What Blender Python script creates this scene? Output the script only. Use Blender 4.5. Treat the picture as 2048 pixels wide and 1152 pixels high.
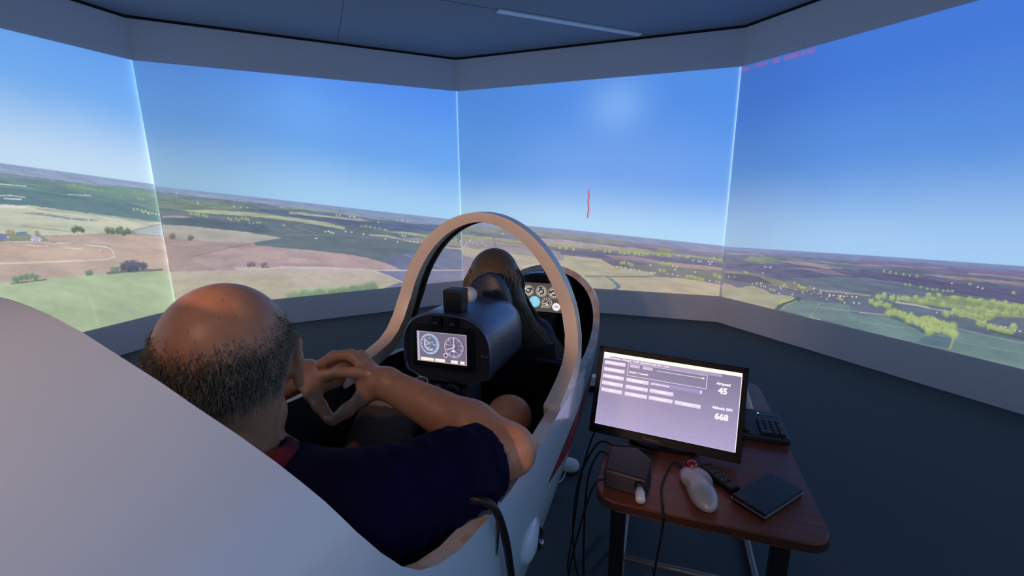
import bpy, bmesh, math, random
import numpy as np
from mathutils import Vector, Matrix

for o in list(bpy.data.objects):
    bpy.data.objects.remove(o)
SC = bpy.context.scene
COL = SC.collection

# ------------------------------------------------------------------ camera
CAMF, PITCH, ROLL, YAW = 877.37, -0.21772, -0.00795, -0.32759     # focal length in px of a 2048 px frame
cam = bpy.data.cameras.new('camera')
cam.sensor_width = 36.0
cam.lens = CAMF / 2048 * 36.0
cam.clip_start = 0.02
camo = bpy.data.objects.new('camera', cam)
COL.objects.link(camo)
_fw = Vector((math.sin(YAW) * math.cos(PITCH), math.cos(YAW) * math.cos(PITCH), math.sin(PITCH)))
_r = Vector((math.cos(YAW), -math.sin(YAW), 0))
_u = _r.cross(_fw)
_r2 = math.cos(ROLL) * _r + math.sin(ROLL) * _u
_u2 = -math.sin(ROLL) * _r + math.cos(ROLL) * _u
mw = Matrix((_r2, _u2, -_fw)).transposed().to_4x4()
mw.translation = Vector((0, 0, 1.4))
camo.matrix_world = mw
SC.camera = camo

# ------------------------------------------------------------------ world, exposure
W = bpy.data.worlds.new('dark_room')
SC.world = W
W.use_nodes = True
W.node_tree.nodes['Background'].inputs[0].default_value = (0.02, 0.03, 0.05, 1)
W.node_tree.nodes['Background'].inputs[1].default_value = 0.05
SC.view_settings.view_transform = 'Standard'
SC.view_settings.look = 'None'
SC.view_settings.gamma = 1
SC.view_settings.exposure = 0.0
SC.view_settings.use_curve_mapping = False

SCREEN_GAIN = 0.95          # light of the projected pictures
LAMP_POWER = 42.0           # the warm ceiling lamp behind the cockpit
ADDED_LAMP_POWER = 165.0        # the warm lamp added on the unseen back wall

# ------------------------------------------------------------------ helpers
def lin(c):
    if isinstance(c, int):
        c = ((c >> 16) & 255, (c >> 8) & 255, c & 255)
    return tuple((v / 255 / 12.92) if v <= 10 else ((v / 255 + 0.055) / 1.055) ** 2.4 for v in c[:3])

MATS = {}
def mat(name, col, rough=0.5, metal=0.0, var=0.12, scale=30.0, bump=0.0, coat=0.0, emit=None, estr=0.0, spec=0.5, stretch=None, sheen=0.0):
    """procedural principled material: colour varied by noise, optional bump"""
    if name in MATS:
        return MATS[name]
    m = bpy.data.materials.new(name)
    m.use_nodes = True
    nt = m.node_tree
    b = nt.nodes['Principled BSDF']
    c = lin(col)
    b.inputs['Roughness'].default_value = rough
    b.inputs['Metallic'].default_value = metal
    b.inputs['Specular IOR Level'].default_value = spec
    b.inputs['Coat Weight'].default_value = coat
    b.inputs['Coat Roughness'].default_value = 0.12
    b.inputs['Sheen Weight'].default_value = sheen
    tc = nt.nodes.new('ShaderNodeTexCoord')
    mp = nt.nodes.new('ShaderNodeMapping')
    if stretch:
        mp.inputs['Scale'].default_value = stretch
    nt.links.new(tc.outputs['Object'], mp.inputs[0])
    nz = nt.nodes.new('ShaderNodeTexNoise')
    nz.inputs['Scale'].default_value = scale
    nz.inputs['Detail'].default_value = 5
    nt.links.new(mp.outputs[0], nz.inputs['Vector'])
    rp = nt.nodes.new('ShaderNodeValToRGB')
    rp.color_ramp.elements[0].position = 0.3
    rp.color_ramp.elements[1].position = 0.7
    rp.color_ramp.elements[0].color = (*[v * (1 - var) for v in c], 1)
    rp.color_ramp.elements[1].color = (*[min(1, v * (1 + var)) for v in c], 1)
    nt.links.new(nz.outputs[0], rp.inputs[0])
    nt.links.new(rp.outputs[0], b.inputs['Base Color'])
    if bump:
        bp = nt.nodes.new('ShaderNodeBump')
        bp.inputs['Strength'].default_value = bump
        bp.inputs['Distance'].default_value = 0.002
        nt.links.new(nz.outputs[0], bp.inputs['Height'])
        nt.links.new(bp.outputs[0], b.inputs['Normal'])
    if emit is not None:
        b.inputs['Emission Color'].default_value = (*lin(emit), 1)
        b.inputs['Emission Strength'].default_value = estr
    MATS[name] = m
    return m

def attr_emit(name, base, gain, rough=0.6):
    """a lit picture: emission taken from the colour attribute of the flat picture mesh"""
    if name in MATS:
        return MATS[name]
    m = bpy.data.materials.new(name)
    m.use_nodes = True
    nt = m.node_tree
    b = nt.nodes['Principled BSDF']
    b.inputs['Base Color'].default_value = (base, base, base, 1)
    b.inputs['Roughness'].default_value = rough
    b.inputs['Specular IOR Level'].default_value = 0.1
    at = nt.nodes.new('ShaderNodeVertexColor')
    at.layer_name = 'picture'
    tc = nt.nodes.new('ShaderNodeTexCoord')
    nz = nt.nodes.new('ShaderNodeTexNoise')
    nz.inputs['Scale'].default_value = 160
    nz.inputs['Detail'].default_value = 2
    nt.links.new(tc.outputs['Object'], nz.inputs['Vector'])
    mr = nt.nodes.new('ShaderNodeMapRange')
    mr.inputs['To Min'].default_value = 0.94
    mr.inputs['To Max'].default_value = 1.06
    nt.links.new(nz.outputs[0], mr.inputs['Value'])
    mx = nt.nodes.new('ShaderNodeVectorMath')
    mx.operation = 'SCALE'
    nt.links.new(at.outputs['Color'], mx.inputs[0])
    nt.links.new(mr.outputs[0], mx.inputs['Scale'])
    nt.links.new(mx.outputs[0], b.inputs['Emission Color'])
    b.inputs['Emission Strength'].default_value = gain
    MATS[name] = m
    return m

def tag(o, label=None, cat=None, group=None, kind=None):
    if label: o['label'] = label
    if cat: o['category'] = cat
    if group: o['group'] = group
    if kind: o['kind'] = kind
    return o

def empty(name, loc=(0, 0, 0), label=None, cat=None, group=None, rz=0.0):
    o = bpy.data.objects.new(name, None)
    o.empty_display_size = 0.05
    o.location = loc
    o.rotation_euler = (0, 0, rz)
    COL.objects.link(o)
    return tag(o, label, cat, group)

def obj(name, me, m, parent=None, smooth=False):
    o = bpy.data.objects.new(name, me)
    COL.objects.link(o)
    for x in (m if isinstance(m, (list, tuple)) else [m]):
        me.materials.append(x)
    if parent:
        o.parent = parent
        # parts are modelled in world space: undo the parent's transform
        o.matrix_parent_inverse = parent_inv(parent)
    if smooth:
        me.polygons.foreach_set('use_smooth', [True] * len(me.polygons))
    return o

def world(o):
    m = Matrix.LocRotScale(o.location, o.rotation_euler, o.scale)
    return world(o.parent) @ o.matrix_parent_inverse @ m if o.parent else m

def parent_inv(p):
    return world(p).inverted()

def mesh(name, verts, faces):
    me = bpy.data.meshes.new(name)
    me.from_pydata([tuple(v) for v in verts], [], faces)
    me.update()
    return me

def bm_mesh(name, bm):
    me = bpy.data.meshes.new(name)
    bm.normal_update()
    bm.to_mesh(me)
    bm.free()
    return me

def box_bm(bm, c, s, bevel=0.0, rot=None, seg=2):
    """box of size s centred at c, bevelled, rotated by rot (Matrix)"""
    b2 = bmesh.new()
    bmesh.ops.create_cube(b2, size=1)
    for v in b2.verts:
        v.co = Vector((v.co.x * s[0], v.co.y * s[1], v.co.z * s[2]))
    if bevel:
        bmesh.ops.bevel(b2, geom=b2.edges[:], offset=bevel, segments=seg, affect='EDGES', profile=0.5)
    M_ = Matrix.Translation(c) @ (rot.to_4x4() if rot else Matrix())
    b2.transform(M_)
    tmp = bpy.data.meshes.new('t')
    b2.to_mesh(tmp)
    b2.free()
    bm.from_mesh(tmp)
    bpy.data.meshes.remove(tmp)

def box(name, c, s, m, parent=None, bevel=0.003, rot=None):
    bm = bmesh.new()
    box_bm(bm, c, s, bevel, rot)
    return obj(name, bm_mesh(name, bm), m, parent)

def tube_geo(pts, rad, n=8, caps=True):
    """tube along pts; rad scalar or list"""
    P = [Vector(p) for p in pts]
    R_ = rad if isinstance(rad, (list, tuple)) else [rad] * len(P)
    V, F = [], []
    ref = None
    for i, p in enumerate(P):
        t = (P[min(i + 1, len(P) - 1)] - P[max(i - 1, 0)]).normalized()
        if ref is None:
            ref = t.orthogonal().normalized()
        ref = (ref - t * ref.dot(t)).normalized()
        b = t.cross(ref)
        for k in range(n):
            a = 2 * math.pi * k / n
            V.append(p + (ref * math.cos(a) + b * math.sin(a)) * R_[i])
    for i in range(len(P) - 1):
        for k in range(n):
            a, b = i * n + k, i * n + (k + 1) % n
            F.append((a, b, b + n, a + n))
    if caps:
        F.append(tuple(range(n))[::-1])
        F.append(tuple((len(P) - 1) * n + k for k in range(n)))
    return V, F

def tube(name, pts, rad, m, parent=None, n=8, smooth=True):
    V, F = tube_geo(pts, rad, n)
    return obj(name, mesh(name, V, F), m, parent, smooth)

def spline(pts, n=8):
    """Catmull-Rom through pts"""
    P = [Vector(p) for p in pts]
    P = [P[0] * 2 - P[1]] + P + [P[-1] * 2 - P[-2]]
    out = []
    for i in range(1, len(P) - 2):
        for k in range(n):
            t = k / n
            a, b, c, d = P[i - 1], P[i], P[i + 1], P[i + 2]
            out.append(0.5 * ((2 * b) + (c - a) * t + (2 * a - 5 * b + 4 * c - d) * t * t + (3 * b - a - 3 * c + d) * t ** 3))
    out.append(P[-2])
    return out

def lathe(name, prof, m, parent=None, loc=(0, 0, 0), axis=None, n=24, smooth=True):
    """profile of (r, h) turned about axis (default z)"""
    V, F = [], []
    for r, h in prof:
        for k in range(n):
            a = 2 * math.pi * k / n
            V.append(Vector((r * math.cos(a), r * math.sin(a), h)))
    for i in range(len(prof) - 1):
        for k in range(n):
            a, b = i * n + k, i * n + (k + 1) % n
            F.append((a, b, b + n, a + n))
    F.append(tuple(range(n))[::-1])
    F.append(tuple((len(prof) - 1) * n + k for k in range(n)))
    q = Vector((0, 0, 1)).rotation_difference(Vector(axis)) if axis else None
    V = [(q @ v if q else v) + Vector(loc) for v in V]
    return obj(name, mesh(name, V, F), m, parent, smooth)

def prism(name, poly, z0, z1, m, parent=None, bevel=0.0):
    """vertical prism over polygon poly [(x,y)], counter-clockwise"""
    bm = bmesh.new()
    a = [bm.verts.new((x, y, z0)) for x, y in poly]
    b = [bm.verts.new((x, y, z1)) for x, y in poly]
    n = len(poly)
    bm.faces.new(a[::-1])
    bm.faces.new(b)
    for i in range(n):
        bm.faces.new((a[i], a[(i + 1) % n], b[(i + 1) % n], b[i]))
    if bevel:
        ed = [e for e in bm.edges if abs(e.verts[0].co.z - e.verts[1].co.z) < 1e-6]
        bmesh.ops.bevel(bm, geom=ed, offset=bevel, segments=2, affect='EDGES', profile=0.5)
    return obj(name, bm_mesh(name, bm), m, parent)

def rounded(x0, x1, y0, y1, r, n=6):
    out = []
    for cx, cy, a0 in ((x1 - r, y0 + r, -90), (x1 - r, y1 - r, 0), (x0 + r, y1 - r, 90), (x0 + r, y0 + r, 180)):
        for k in range(n + 1):
            a = math.radians(a0 + 90 * k / n)
            out.append((cx + r * math.cos(a), cy + r * math.sin(a)))
    return out

# flat drawings on displays and dials: one mesh with a colour attribute
class Canvas:
    def __init__(self, o, right, up):
        self.o, self.r, self.u = Vector(o), Vector(right).normalized(), Vector(up).normalized()
        self.n = self.r.cross(self.u)
        self.V, self.F, self.C, self.k = [], [], [], 0
    def add(self, pts, faces, col):
        self.k += 1
        base = len(self.V)
        for x, y in pts:
            self.V.append(self.o + self.r * x + self.u * y + self.n * (0.00006 * self.k))
            self.C.append(lin(col))
        self.F += [tuple(base + i for i in f) for f in faces]
    def rect(self, x0, y0, x1, y1, col):
        self.add([(x0, y0), (x1, y0), (x1, y1), (x0, y1)], [(0, 1, 2, 3)], col)
    def disc(self, x, y, r, col, n=32):
        self.add([(x + r * math.cos(2 * math.pi * k / n), y + r * math.sin(2 * math.pi * k / n)) for k in range(n)], [tuple(range(n))], col)
    def ring(self, x, y, r0, r1, col, a0=0, a1=360, n=36):
        P = []
        for k in range(n + 1):
            a = math.radians(a0 + (a1 - a0) * k / n)
            P += [(x + r0 * math.cos(a), y + r0 * math.sin(a)), (x + r1 * math.cos(a), y + r1 * math.sin(a))]
        self.add(P, [(2 * k, 2 * k + 1, 2 * k + 3, 2 * k + 2) for k in range(n)], col)
    def line(self, x0, y0, x1, y1, w, col, w1=None):
        d = Vector((x1 - x0, y1 - y0)).normalized()
        p = Vector((-d.y, d.x))
        w1 = w if w1 is None else w1
        self.add([(x0 - p.x * w / 2, y0 - p.y * w / 2), (x1 - p.x * w1 / 2, y1 - p.y * w1 / 2), (x1 + p.x * w1 / 2, y1 + p.y * w1 / 2), (x0 + p.x * w / 2, y0 + p.y * w / 2)], [(0, 1, 2, 3)], col)
    def text(self, s, x, y, size, col, bold=0.0, align='LEFT'):
        cu = bpy.data.curves.new('txt', 'FONT')
        cu.body, cu.size, cu.align_x, cu.offset, cu.resolution_u = s, size, align, bold, 3
        to = bpy.data.objects.new('txt', cu)
        COL.objects.link(to)
        dg = bpy.context.evaluated_depsgraph_get()
        me = to.evaluated_get(dg).to_mesh()
        P = [(x + v.co.x, y + v.co.y) for v in me.vertices]
        Fs = [tuple(p.vertices) for p in me.polygons]
        to.evaluated_get(dg).to_mesh_clear()
        bpy.data.objects.remove(to)
        bpy.data.curves.remove(cu)
        self.add(P, Fs, col)
    def build(self, name, m, parent):
        me = mesh(name, self.V, self.F)
        a = me.color_attributes.new('picture', 'FLOAT_COLOR', 'POINT')
        a.data.foreach_set('color', np.array([(*c, 1) for c in self.C], dtype=np.float32).ravel())
        return obj(name, me, m, parent)

# ------------------------------------------------------------------ the octagonal room
OX, OY, AP = -0.86675, 1.40145, 3.61629
ZTOP, ZBOT, ZCEIL = 2.542, 0.289, 2.90
def corner(k, ap=AP):
    a = math.radians(67.5 + 45 * k)
    r = ap / math.cos(math.pi / 8)
    return Vector((OX + r * math.cos(a), OY + r * math.sin(a)))

PAINT = mat('matt_grey_wall_paint', (234, 226, 230), 0.85, var=0.04, scale=60, bump=0.05)
CEIL = mat('blue_grey_ceiling_board', (140, 146, 158), 0.9, var=0.05, scale=40, bump=0.05)
CARPET = mat('charcoal_carpet', (72, 82, 90), 0.98, var=0.35, scale=420, bump=0.6)
GAP = mat('black_gap_trim', (14, 13, 18), 0.8)

WALLS = {1: 'wall_front', 2: 'wall_front_left', 3: 'wall_left', 0: 'wall_front_right', -1: 'wall_right', -2: 'wall_back_right', -3: 'wall_back', -4: 'wall_back_left'}
for k, nm in WALLS.items():
    a, b, c, d = corner(k), corner(k - 1), corner(k - 1, AP + 0.1), corner(k, AP + 0.1)
    w = prism(nm, [(p.x, p.y) for p in (b, a, d, c)][::-1], 0, ZCEIL, PAINT)
    tag(w, kind='structure')
    # recessed dark joint between wall and ceiling
    a2, b2 = corner(k, AP - 0.012), corner(k - 1, AP - 0.012)
    t = prism('trim_%d' % (k + 5), [(p.x, p.y) for p in (b, a, a2, b2)], ZCEIL - 0.02, ZCEIL, GAP)
    tag(t, kind='structure')
octo = [corner(k, AP + 0.1) for k in range(8)]
fl = prism('floor', [(p.x, p.y) for p in octo], -0.1, 0, CARPET)
tag(fl, kind='structure')
# ceiling: boards with a joint running obliquely across, a slab above them
ce = prism('ceiling', [(p.x, p.y) for p in octo], ZCEIL + 0.02, ZCEIL + 0.12, GAP)
tag(ce, kind='structure')

def clip(poly, p, n):
    out = []
    for i in range(len(poly)):
        a, b = poly[i], poly[(i + 1) % len(poly)]
        da, db = (a - p).dot(n), (b - p).dot(n)
        if da >= 0: out.append(a)
        if da * db < 0: out.append(a + (b - a) * (da / (da - db)))
    return out
jd = Vector((1.12, 1.03)).normalized()
jn = Vector((-jd.y, jd.x))
jp = Vector((-1.43, 3.88))
inner = [corner(k, AP - 0.001) for k in range(8)]
halves = [clip(inner, jp + jn * 0.006, jn), clip(inner, jp - jn * 0.006, -jn)]
cuts = [[(0.0,)], [(-1.2,), (1.6,)]]
for h, half in enumerate(halves):
    rest = half
    stations = [-3.6, -1.2] if h == 0 else [-4.0, -1.8]
    pieces = []
    for s_ in stations:
        q = jp + jd * s_
        pieces.append(clip(rest, q - jd * 0.002, -jd))
        rest = clip(rest, q + jd * 0.002, jd)
    pieces.append(rest)
    for pc in pieces:
        if len(pc) > 2:
            prism('ceiling_board', [(p.x, p.y) for p in pc], ZCEIL, ZCEIL + 0.02, CEIL, ce)

# white cover strip on the ceiling joint, ending at the front wall
ws = mat('white_plastic_strip', (232, 236, 240), 0.4, var=0.03)
s0, s1 = Vector((-1.425, 3.885)), Vector((-0.318, 4.915))
sd = (s1 - s0).normalized()
sn = Vector((-sd.y, sd.x)) * 0.032
st = prism('ceiling_cable_strip', [(p.x, p.y) for p in (s0 - sn, s1 - sn, s1 + sn, s0 + sn)], ZCEIL - 0.016, ZCEIL - 0.0005, ws, bevel=0.003)
tag(st, 'long white cable cover strip fixed along the ceiling joint', 'cable strip')

# recessed warm ceiling lamp behind the cockpit
LX, LY = -0.40, -0.85
dl = empty('ceiling_downlight', (LX, LY, ZCEIL), 'small round warm ceiling downlight behind the cockpit tail', 'lamp')
lathe('trim_ring', [(0.075, -0.004), (0.075, -0.010), (0.062, -0.016), (0.05, -0.012), (0.05, -0.004)], ws, dl, (LX, LY, ZCEIL))
lathe('lens', [(0.0495, -0.004), (0.0495, -0.009), (0.03, -0.011), (0.001, -0.012)], mat('warm_lamp_lens', (255, 220, 180), 0.4, emit=(255, 190, 130), estr=12), dl, (LX, LY, ZCEIL))
ld = bpy.data.lights.new('downlight_bulb', 'SPOT')
ld.energy, ld.color, ld.spot_size, ld.spot_blend, ld.shadow_soft_size = LAMP_POWER, (1.0, 0.62, 0.38), math.radians(104), 0.6, 0.05
lo = bpy.data.objects.new('bulb', ld)
lo.location = (LX, LY, ZCEIL - 0.03)
COL.objects.link(lo)
lo.parent = dl
lo.matrix_parent_inverse = parent_inv(dl)
lo.rotation_euler = (0, 0, 0)

# warm lamp added on the unseen back wall to light the hoop
BX, BY, BZ = -0.55, OY - AP, 1.96
wl = empty('added_wall_lamp', (BX, BY, BZ - .08), 'added warm fill lamp with a half-round white shade on the unseen back wall', 'lamp')
box('back_plate', (BX, BY + .008, BZ), (.12, .014, .16), ws, wl, .003)
tube('arm', [(BX, BY + .012, BZ), (BX, BY + .07, BZ), (BX, BY + .085, BZ + .01)], .012, ws, wl, 10)
lathe('reflector', [(.025, 0), (.035, .02), (.075, .07), (.072, .072), (.03, .022), (.004, .012)], ws, wl, (BX, BY + .075, BZ), axis=(0, 1, -.25), n=24)
lathe('bulb_glass', [(.012, 0), (.024, .02), (.022, .038), (.002, .048)], mat('warm_bulb_glass', (255, 225, 190), 0.4, emit=(255, 190, 130), estr=14), wl, (BX, BY + .085, BZ - .002), axis=(0, 1, -.25), n=16)
sl = bpy.data.lights.new('added_lamp_light', 'SPOT')
sl.energy, sl.color, sl.spot_size, sl.spot_blend, sl.shadow_soft_size = ADDED_LAMP_POWER, (1.0, 0.60, 0.38), math.radians(36), 0.8, 0.10
so_ = bpy.data.objects.new('light', sl)
COL.objects.link(so_)
so_.location = (BX, BY + .16, BZ - .02)
so_.rotation_euler = (math.radians(76), 0, 0)
so_.parent = wl
so_.matrix_parent_inverse = parent_inv(wl)

# ------------------------------------------------------------------ the projected landscape
LAND = {
 'L': [
  ('p',(150,163,182),0,0,[-0.1,1.624,1.998,1.33,3.036,1.191,3.026,1.127,1.986,1.264,-0.1,1.55]),
  ('p',(135,148,168),0,0,[-0.1,1.531,1.986,1.268,2.296,1.218,3.018,1.158,3.024,1.14,1.98,1.235,-0.1,1.507]),
  ('p',(112,138,132),0,0,[-0.1,1.525,1.981,1.241,2.239,1.217,2.539,1.187,3.017,1.149,3.007,0.844,2.523,0.945,2.279,0.995,2.122,1.029,1.944,1.042,-0.1,1.296]),
  ('p',(118,148,122),0,0,[2.352,1.2,2.708,1.165,3.004,1.123,2.995,1.07,2.664,1.117,2.343,1.149]),
  ('p',(100,126,130),0,0,[1.967,1.162,2.34,1.134,2.725,1.051,3.013,0.929,3.009,0.853,2.524,0.949,2.28,0.998,2.123,1.036,1.948,1.062]),
  ('l',(215,220,220),0.004,0.006,[1.971,1.188,2.035,1.181,2.105,1.173]),
  ('l',(205,215,215),0.004,0.006,[1.956,1.107,2.011,1.107,2.085,1.093]),
  ('l',(225,228,226),0.006,0.008,[1.972,1.086,2.062,1.079]),
  ('l',(190,200,200),0.005,0.006,[2.342,1.113,2.491,1.101]),
  ('d',(235,238,235),0.007,0.009,[2.008,1.108,2.453,1.105,2.818,1.13]),
  ('p',(196,200,176),0,0,[-0.1,1.296,1.944,1.042,2.122,1.029,2.279,0.995,2.523,0.945,3.007,0.844,3.01,0.813,2.755,0.789,2.469,0.79,2.175,0.802,1.907,0.842,-0.1,1.114]),
  ('p',(212,210,205),0,0,[-0.1,1.302,1.945,1.043,2.122,1.031,2.055,1.014,1.941,1.023,-0.1,1.278]),
  ('p',(178,176,165),0,0,[2.108,1.016,2.279,0.995,2.523,0.945,3.007,0.844,2.769,0.873,2.432,0.95,2.196,0.984]),
  ('p',(150,150,160),0,0,[2.029,0.983,2.151,0.979,2.316,0.933,2.463,0.909,2.527,0.889,2.348,0.908,2.136,0.958]),
  ('d',(225,225,205),0.008,0.01,[2.333,0.928,2.443,0.904,2.175,0.963]),
  ('l',(165,150,150),0.006,0.008,[2.032,0.887,2.161,0.855,2.308,0.82]),
  ('p',(170,178,178),0,0,[2.741,0.799,2.886,0.822,3.01,0.839,3.007,0.718,2.765,0.763]),
  ('l',(150,150,165),0.009,0.01,[2.731,0.787,2.869,0.814,3.005,0.835]),
  ('p',(188,168,156),0,0,[-0.1,1.102,1.903,0.822,2.174,0.799,2.34,0.794,2.604,0.773,2.765,0.758,3.006,0.713,3.039,0.356,3.001,0.134,1.826,0.403,-0.1,0.65]),
  ('p',(196,172,158),0,0,[1.893,0.768,2.265,0.718,2.486,0.659,2.554,0.61,2.534,0.579,2.243,0.598,1.87,0.64]),
  ('p',(192,168,154),0,0,[2.586,0.672,3.007,0.64,3.016,0.435,2.635,0.539]),
  ('l',(150,150,140),0.013,0.016,[2.177,0.754,2.327,0.718,2.478,0.693,2.55,0.672]),
  ('l',(225,214,204),0.004,0.006,[2.027,0.747,2.105,0.731,2.149,0.722]),
  ('l',(225,214,204),0.005,0.006,[2.21,0.743,2.292,0.73]),
  ('l',(225,214,204),0.005,0.006,[2.243,0.697,2.285,0.691]),
  ('l',(225,214,204),0.005,0.006,[2.296,0.687,2.351,0.676]),
  ('l',(222,210,200),0.007,0.009,[-0.1,0.864,1.685,0.642,1.868,0.63,2.242,0.59,2.518,0.565,2.567,0.583,2.567,0.624,2.541,0.661,2.516,0.676,2.412,0.696]),
  ('l',(215,205,196),0.005,0.006,[1.761,0.813,1.898,0.791,2.153,0.746,2.388,0.707,2.516,0.676]),
  ('d',(240,236,232),0.009,0.01,[2.518,0.668,2.474,0.651]),
  ('p',(172,188,154),0,0,[-0.1,0.678,-0.1,0.722,1.84,0.479,2.077,0.471,2.373,0.458,2.599,0.448,3.014,0.367,3.121,-0.11,3.062,-0.463,-0.1,0.115]),
  ('p',(186,192,160),0,0,[-0.1,0.712,-0.1,0.734,1.842,0.493,2.079,0.481,2.236,0.466,2.075,0.458,1.836,0.46,-0.1,0.667]),
  ('l',(184,196,164),0.017,0.021,[2.325,0.32,2.348,0.18,2.346,0.028]),
  ('l',(164,182,148),0.015,0.02,[2.105,0.341,2.106,0.171,2.113,0.025]),
  ('l',(90,105,90),0.008,0.011,[1.894,0.478,1.978,0.474,2.092,0.471]),
  ('l',(90,95,95),0.016,0.018,[2.495,0.448,2.679,0.437,2.924,0.405]),
  ('t',(118,146,122),0.019,0.026,[1.926,0.503,1.956,0.508,1.985,0.513,2.019,0.512,2.037,0.498]),
  ('t',(112,136,112),0.02,0.025,[2.359,0.475,2.376,0.475]),
  ('t',(118,140,122),0.022,0.026,[2.538,0.471,2.566,0.472]),
  ('t',(84,90,104),0.035,0.04,[2.622,0.483,2.655,0.498,2.696,0.494,2.736,0.48,2.777,0.466,2.712,0.463,2.664,0.468]),
  ('t',(100,116,92),0.019,0.024,[2.328,0.83,2.348,0.84,2.367,0.837,2.384,0.825]),
  ('t',(104,118,96),0.026,0.03,[2.561,0.81,2.594,0.799,2.63,0.8,2.653,0.808,2.67,0.78,2.709,0.789]),
  ('l',(170,140,130),0.008,0.009,[2.728,0.768,2.78,0.757]),
  ('p',(140,150,120),0,0,[1.903,0.822,1.953,0.824,2.056,0.821,2.125,0.807,2.167,0.762,2.047,0.772,1.898,0.791]),
  ('p',(120,120,170),0,0,[1.879,0.844,1.934,0.829,1.957,0.816,1.898,0.795,1.87,0.798]),
  ('p',(120,140,165),0,0,[1.99,0.844,2.05,0.843,2.056,0.817,1.993,0.818]),
  ('p',(190,180,205),0,0,[2.072,0.816,2.11,0.816,2.125,0.778,2.111,0.765,2.053,0.775]),
  ('d',(240,240,245),0.008,0.011,[2.068,0.78,2.107,0.771,1.942,0.814]),
  ('t',(165,150,120),0.016,0.021,[1.953,0.848,1.972,0.843]),
  ('t',(150,145,130),0.014,0.019,[2.104,0.827,2.107,0.816]),
  ('t',(168,186,128),0.011,0.012,[2.787,0.974,2.817,0.971,2.847,0.963,2.877,0.953,2.899,0.945,2.931,0.937,2.962,0.929,2.995,0.921,2.906,0.934,2.86,0.949]),
  ('t',(140,168,120),0.009,0.01,[2.849,1.065,2.879,1.06,2.702,1.088,2.461,1.187,2.397,1.179,2.571,1.141]),
 ],
 'P2': [
  ('p',(138,152,178),0,0,[-0.032,1.191,1.021,1.04,2.037,0.893,3.111,0.74,3.107,0.621,2.028,0.774,1.012,0.957,-0.042,1.123]),
  ('p',(108,120,130),0,0,[-0.04,1.136,1.014,0.977,2.03,0.797,3.108,0.647,3.08,-0.272,-0.192,0.113]),
  ('p',(122,136,122),0,0,[-0.002,1.104,0.313,1.037,0.627,1.013,0.787,0.963,0.538,0.95,0.152,0.964,-0.02,0.982]),
  ('l',(168,172,190),0.008,0.01,[0.247,1.106,0.553,1.075,0.963,1.007]),
  ('l',(165,172,185),0.008,0.008,[1.136,0.959,1.491,0.91]),
  ('l',(150,165,140),0.015,0.016,[1.013,0.966,1.443,0.92,1.789,0.867]),
  ('p',(96,104,138),0,0,[0.828,0.952,1.13,0.905,1.485,0.849,1.481,0.797,1.126,0.865,0.825,0.928]),
  ('p',(96,104,138),0,0,[1.009,0.931,1.55,0.844,2.029,0.764,2.809,0.707,2.806,0.624,2.15,0.668,1.613,0.761,1.005,0.891]),
  ('p',(165,174,150),0,0,[1.092,0.917,1.438,0.872,1.785,0.817,1.93,0.787,1.783,0.796,1.325,0.863,1.089,0.894]),
  ('p',(172,158,160),0,0,[1.55,0.844,1.786,0.824,1.93,0.786,1.713,0.814]),
  ('d',(225,228,232),0.014,0.015,[1.553,0.868,1.587,0.864,1.692,0.849,1.733,0.843,2.204,0.794,2.262,0.782,2.328,0.773,1.991,0.771]),
  ('p',(172,180,152),0,0,[0.152,0.96,0.458,0.95,0.781,0.915,1.125,0.856,1.479,0.782,1.638,0.734,1.615,0.703,1.475,0.741,1.121,0.821,0.693,0.884,0.299,0.928]),
  ('l',(128,136,140),0.007,0.008,[1.115,0.756,1.266,0.795]),
  ('l',(140,150,150),0.007,0.008,[1.133,0.76,1.33,0.68]),
  ('l',(132,142,145),0.007,0.008,[0.672,0.707,0.927,0.675,1.463,0.658]),
  ('p',(92,106,122),0,0,[0.016,0.887,0.293,0.887,0.522,0.828,0.836,0.797,0.931,0.714,0.757,0.713,0.513,0.753,0.326,0.785,0.007,0.825]),
  ('p',(160,148,148),0,0,[0.02,0.91,0.181,0.9,0.263,0.888,0.141,0.883,0.017,0.892]),
  ('p',(176,172,164),0,0,[0.008,0.828,0.243,0.802,0.357,0.779,0.675,0.726,0.999,0.646,0.834,0.63,0.737,0.611,0.339,0.648,0.005,0.708]),
  ('p',(122,130,140),0,0,[0.673,0.712,0.841,0.694,1.014,0.655,0.927,0.675,0.756,0.698]),
  ('p',(172,152,152),0,0,[0.005,0.708,0.339,0.648,0.737,0.611,0.742,0.584,1.091,0.529,1.45,0.463,1.435,0.296,0.801,0.341,0.511,0.346,0.015,0.36,-0.015,0.567]),
  ('p',(182,160,162),0,0,[0.967,0.547,1.29,0.494,1.656,0.425,1.849,0.372,2.047,0.297,2.226,0.194,1.863,0.226,1.385,0.299,0.945,0.344,0.38,0.354,0.174,0.484,0.466,0.577]),
  ('p',(176,150,156),0,0,[0.644,0.426,0.95,0.384,1.389,0.343,1.621,0.286,1.386,0.303,0.946,0.348,0.637,0.367]),
  ('p',(192,170,168),0,0,[1.062,0.43,1.281,0.401,1.367,0.351,1.165,0.361,1.015,0.391]),
  ('l',(148,128,132),0.009,0.011,[0.188,0.507,0.406,0.549,0.574,0.586,0.719,0.605]),
  ('p',(190,178,168),0,0,[-0.043,0.375,0.511,0.348,0.801,0.341,1.435,0.296,2.412,0.17,2.385,-0.307,-0.096,0.01]),
  ('p',(192,180,170),0,0,[0.539,0.375,0.945,0.339,1.385,0.295,1.913,0.215,2.063,0.141,2.204,0.059,1.973,-0.021,0.904,-0.037,0.491,-0.012]),
  ('p',(186,186,158),0,0,[0.92,0.111,1.484,0.09,2.191,0.067,1.973,-0.021,0.904,-0.037]),
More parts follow.
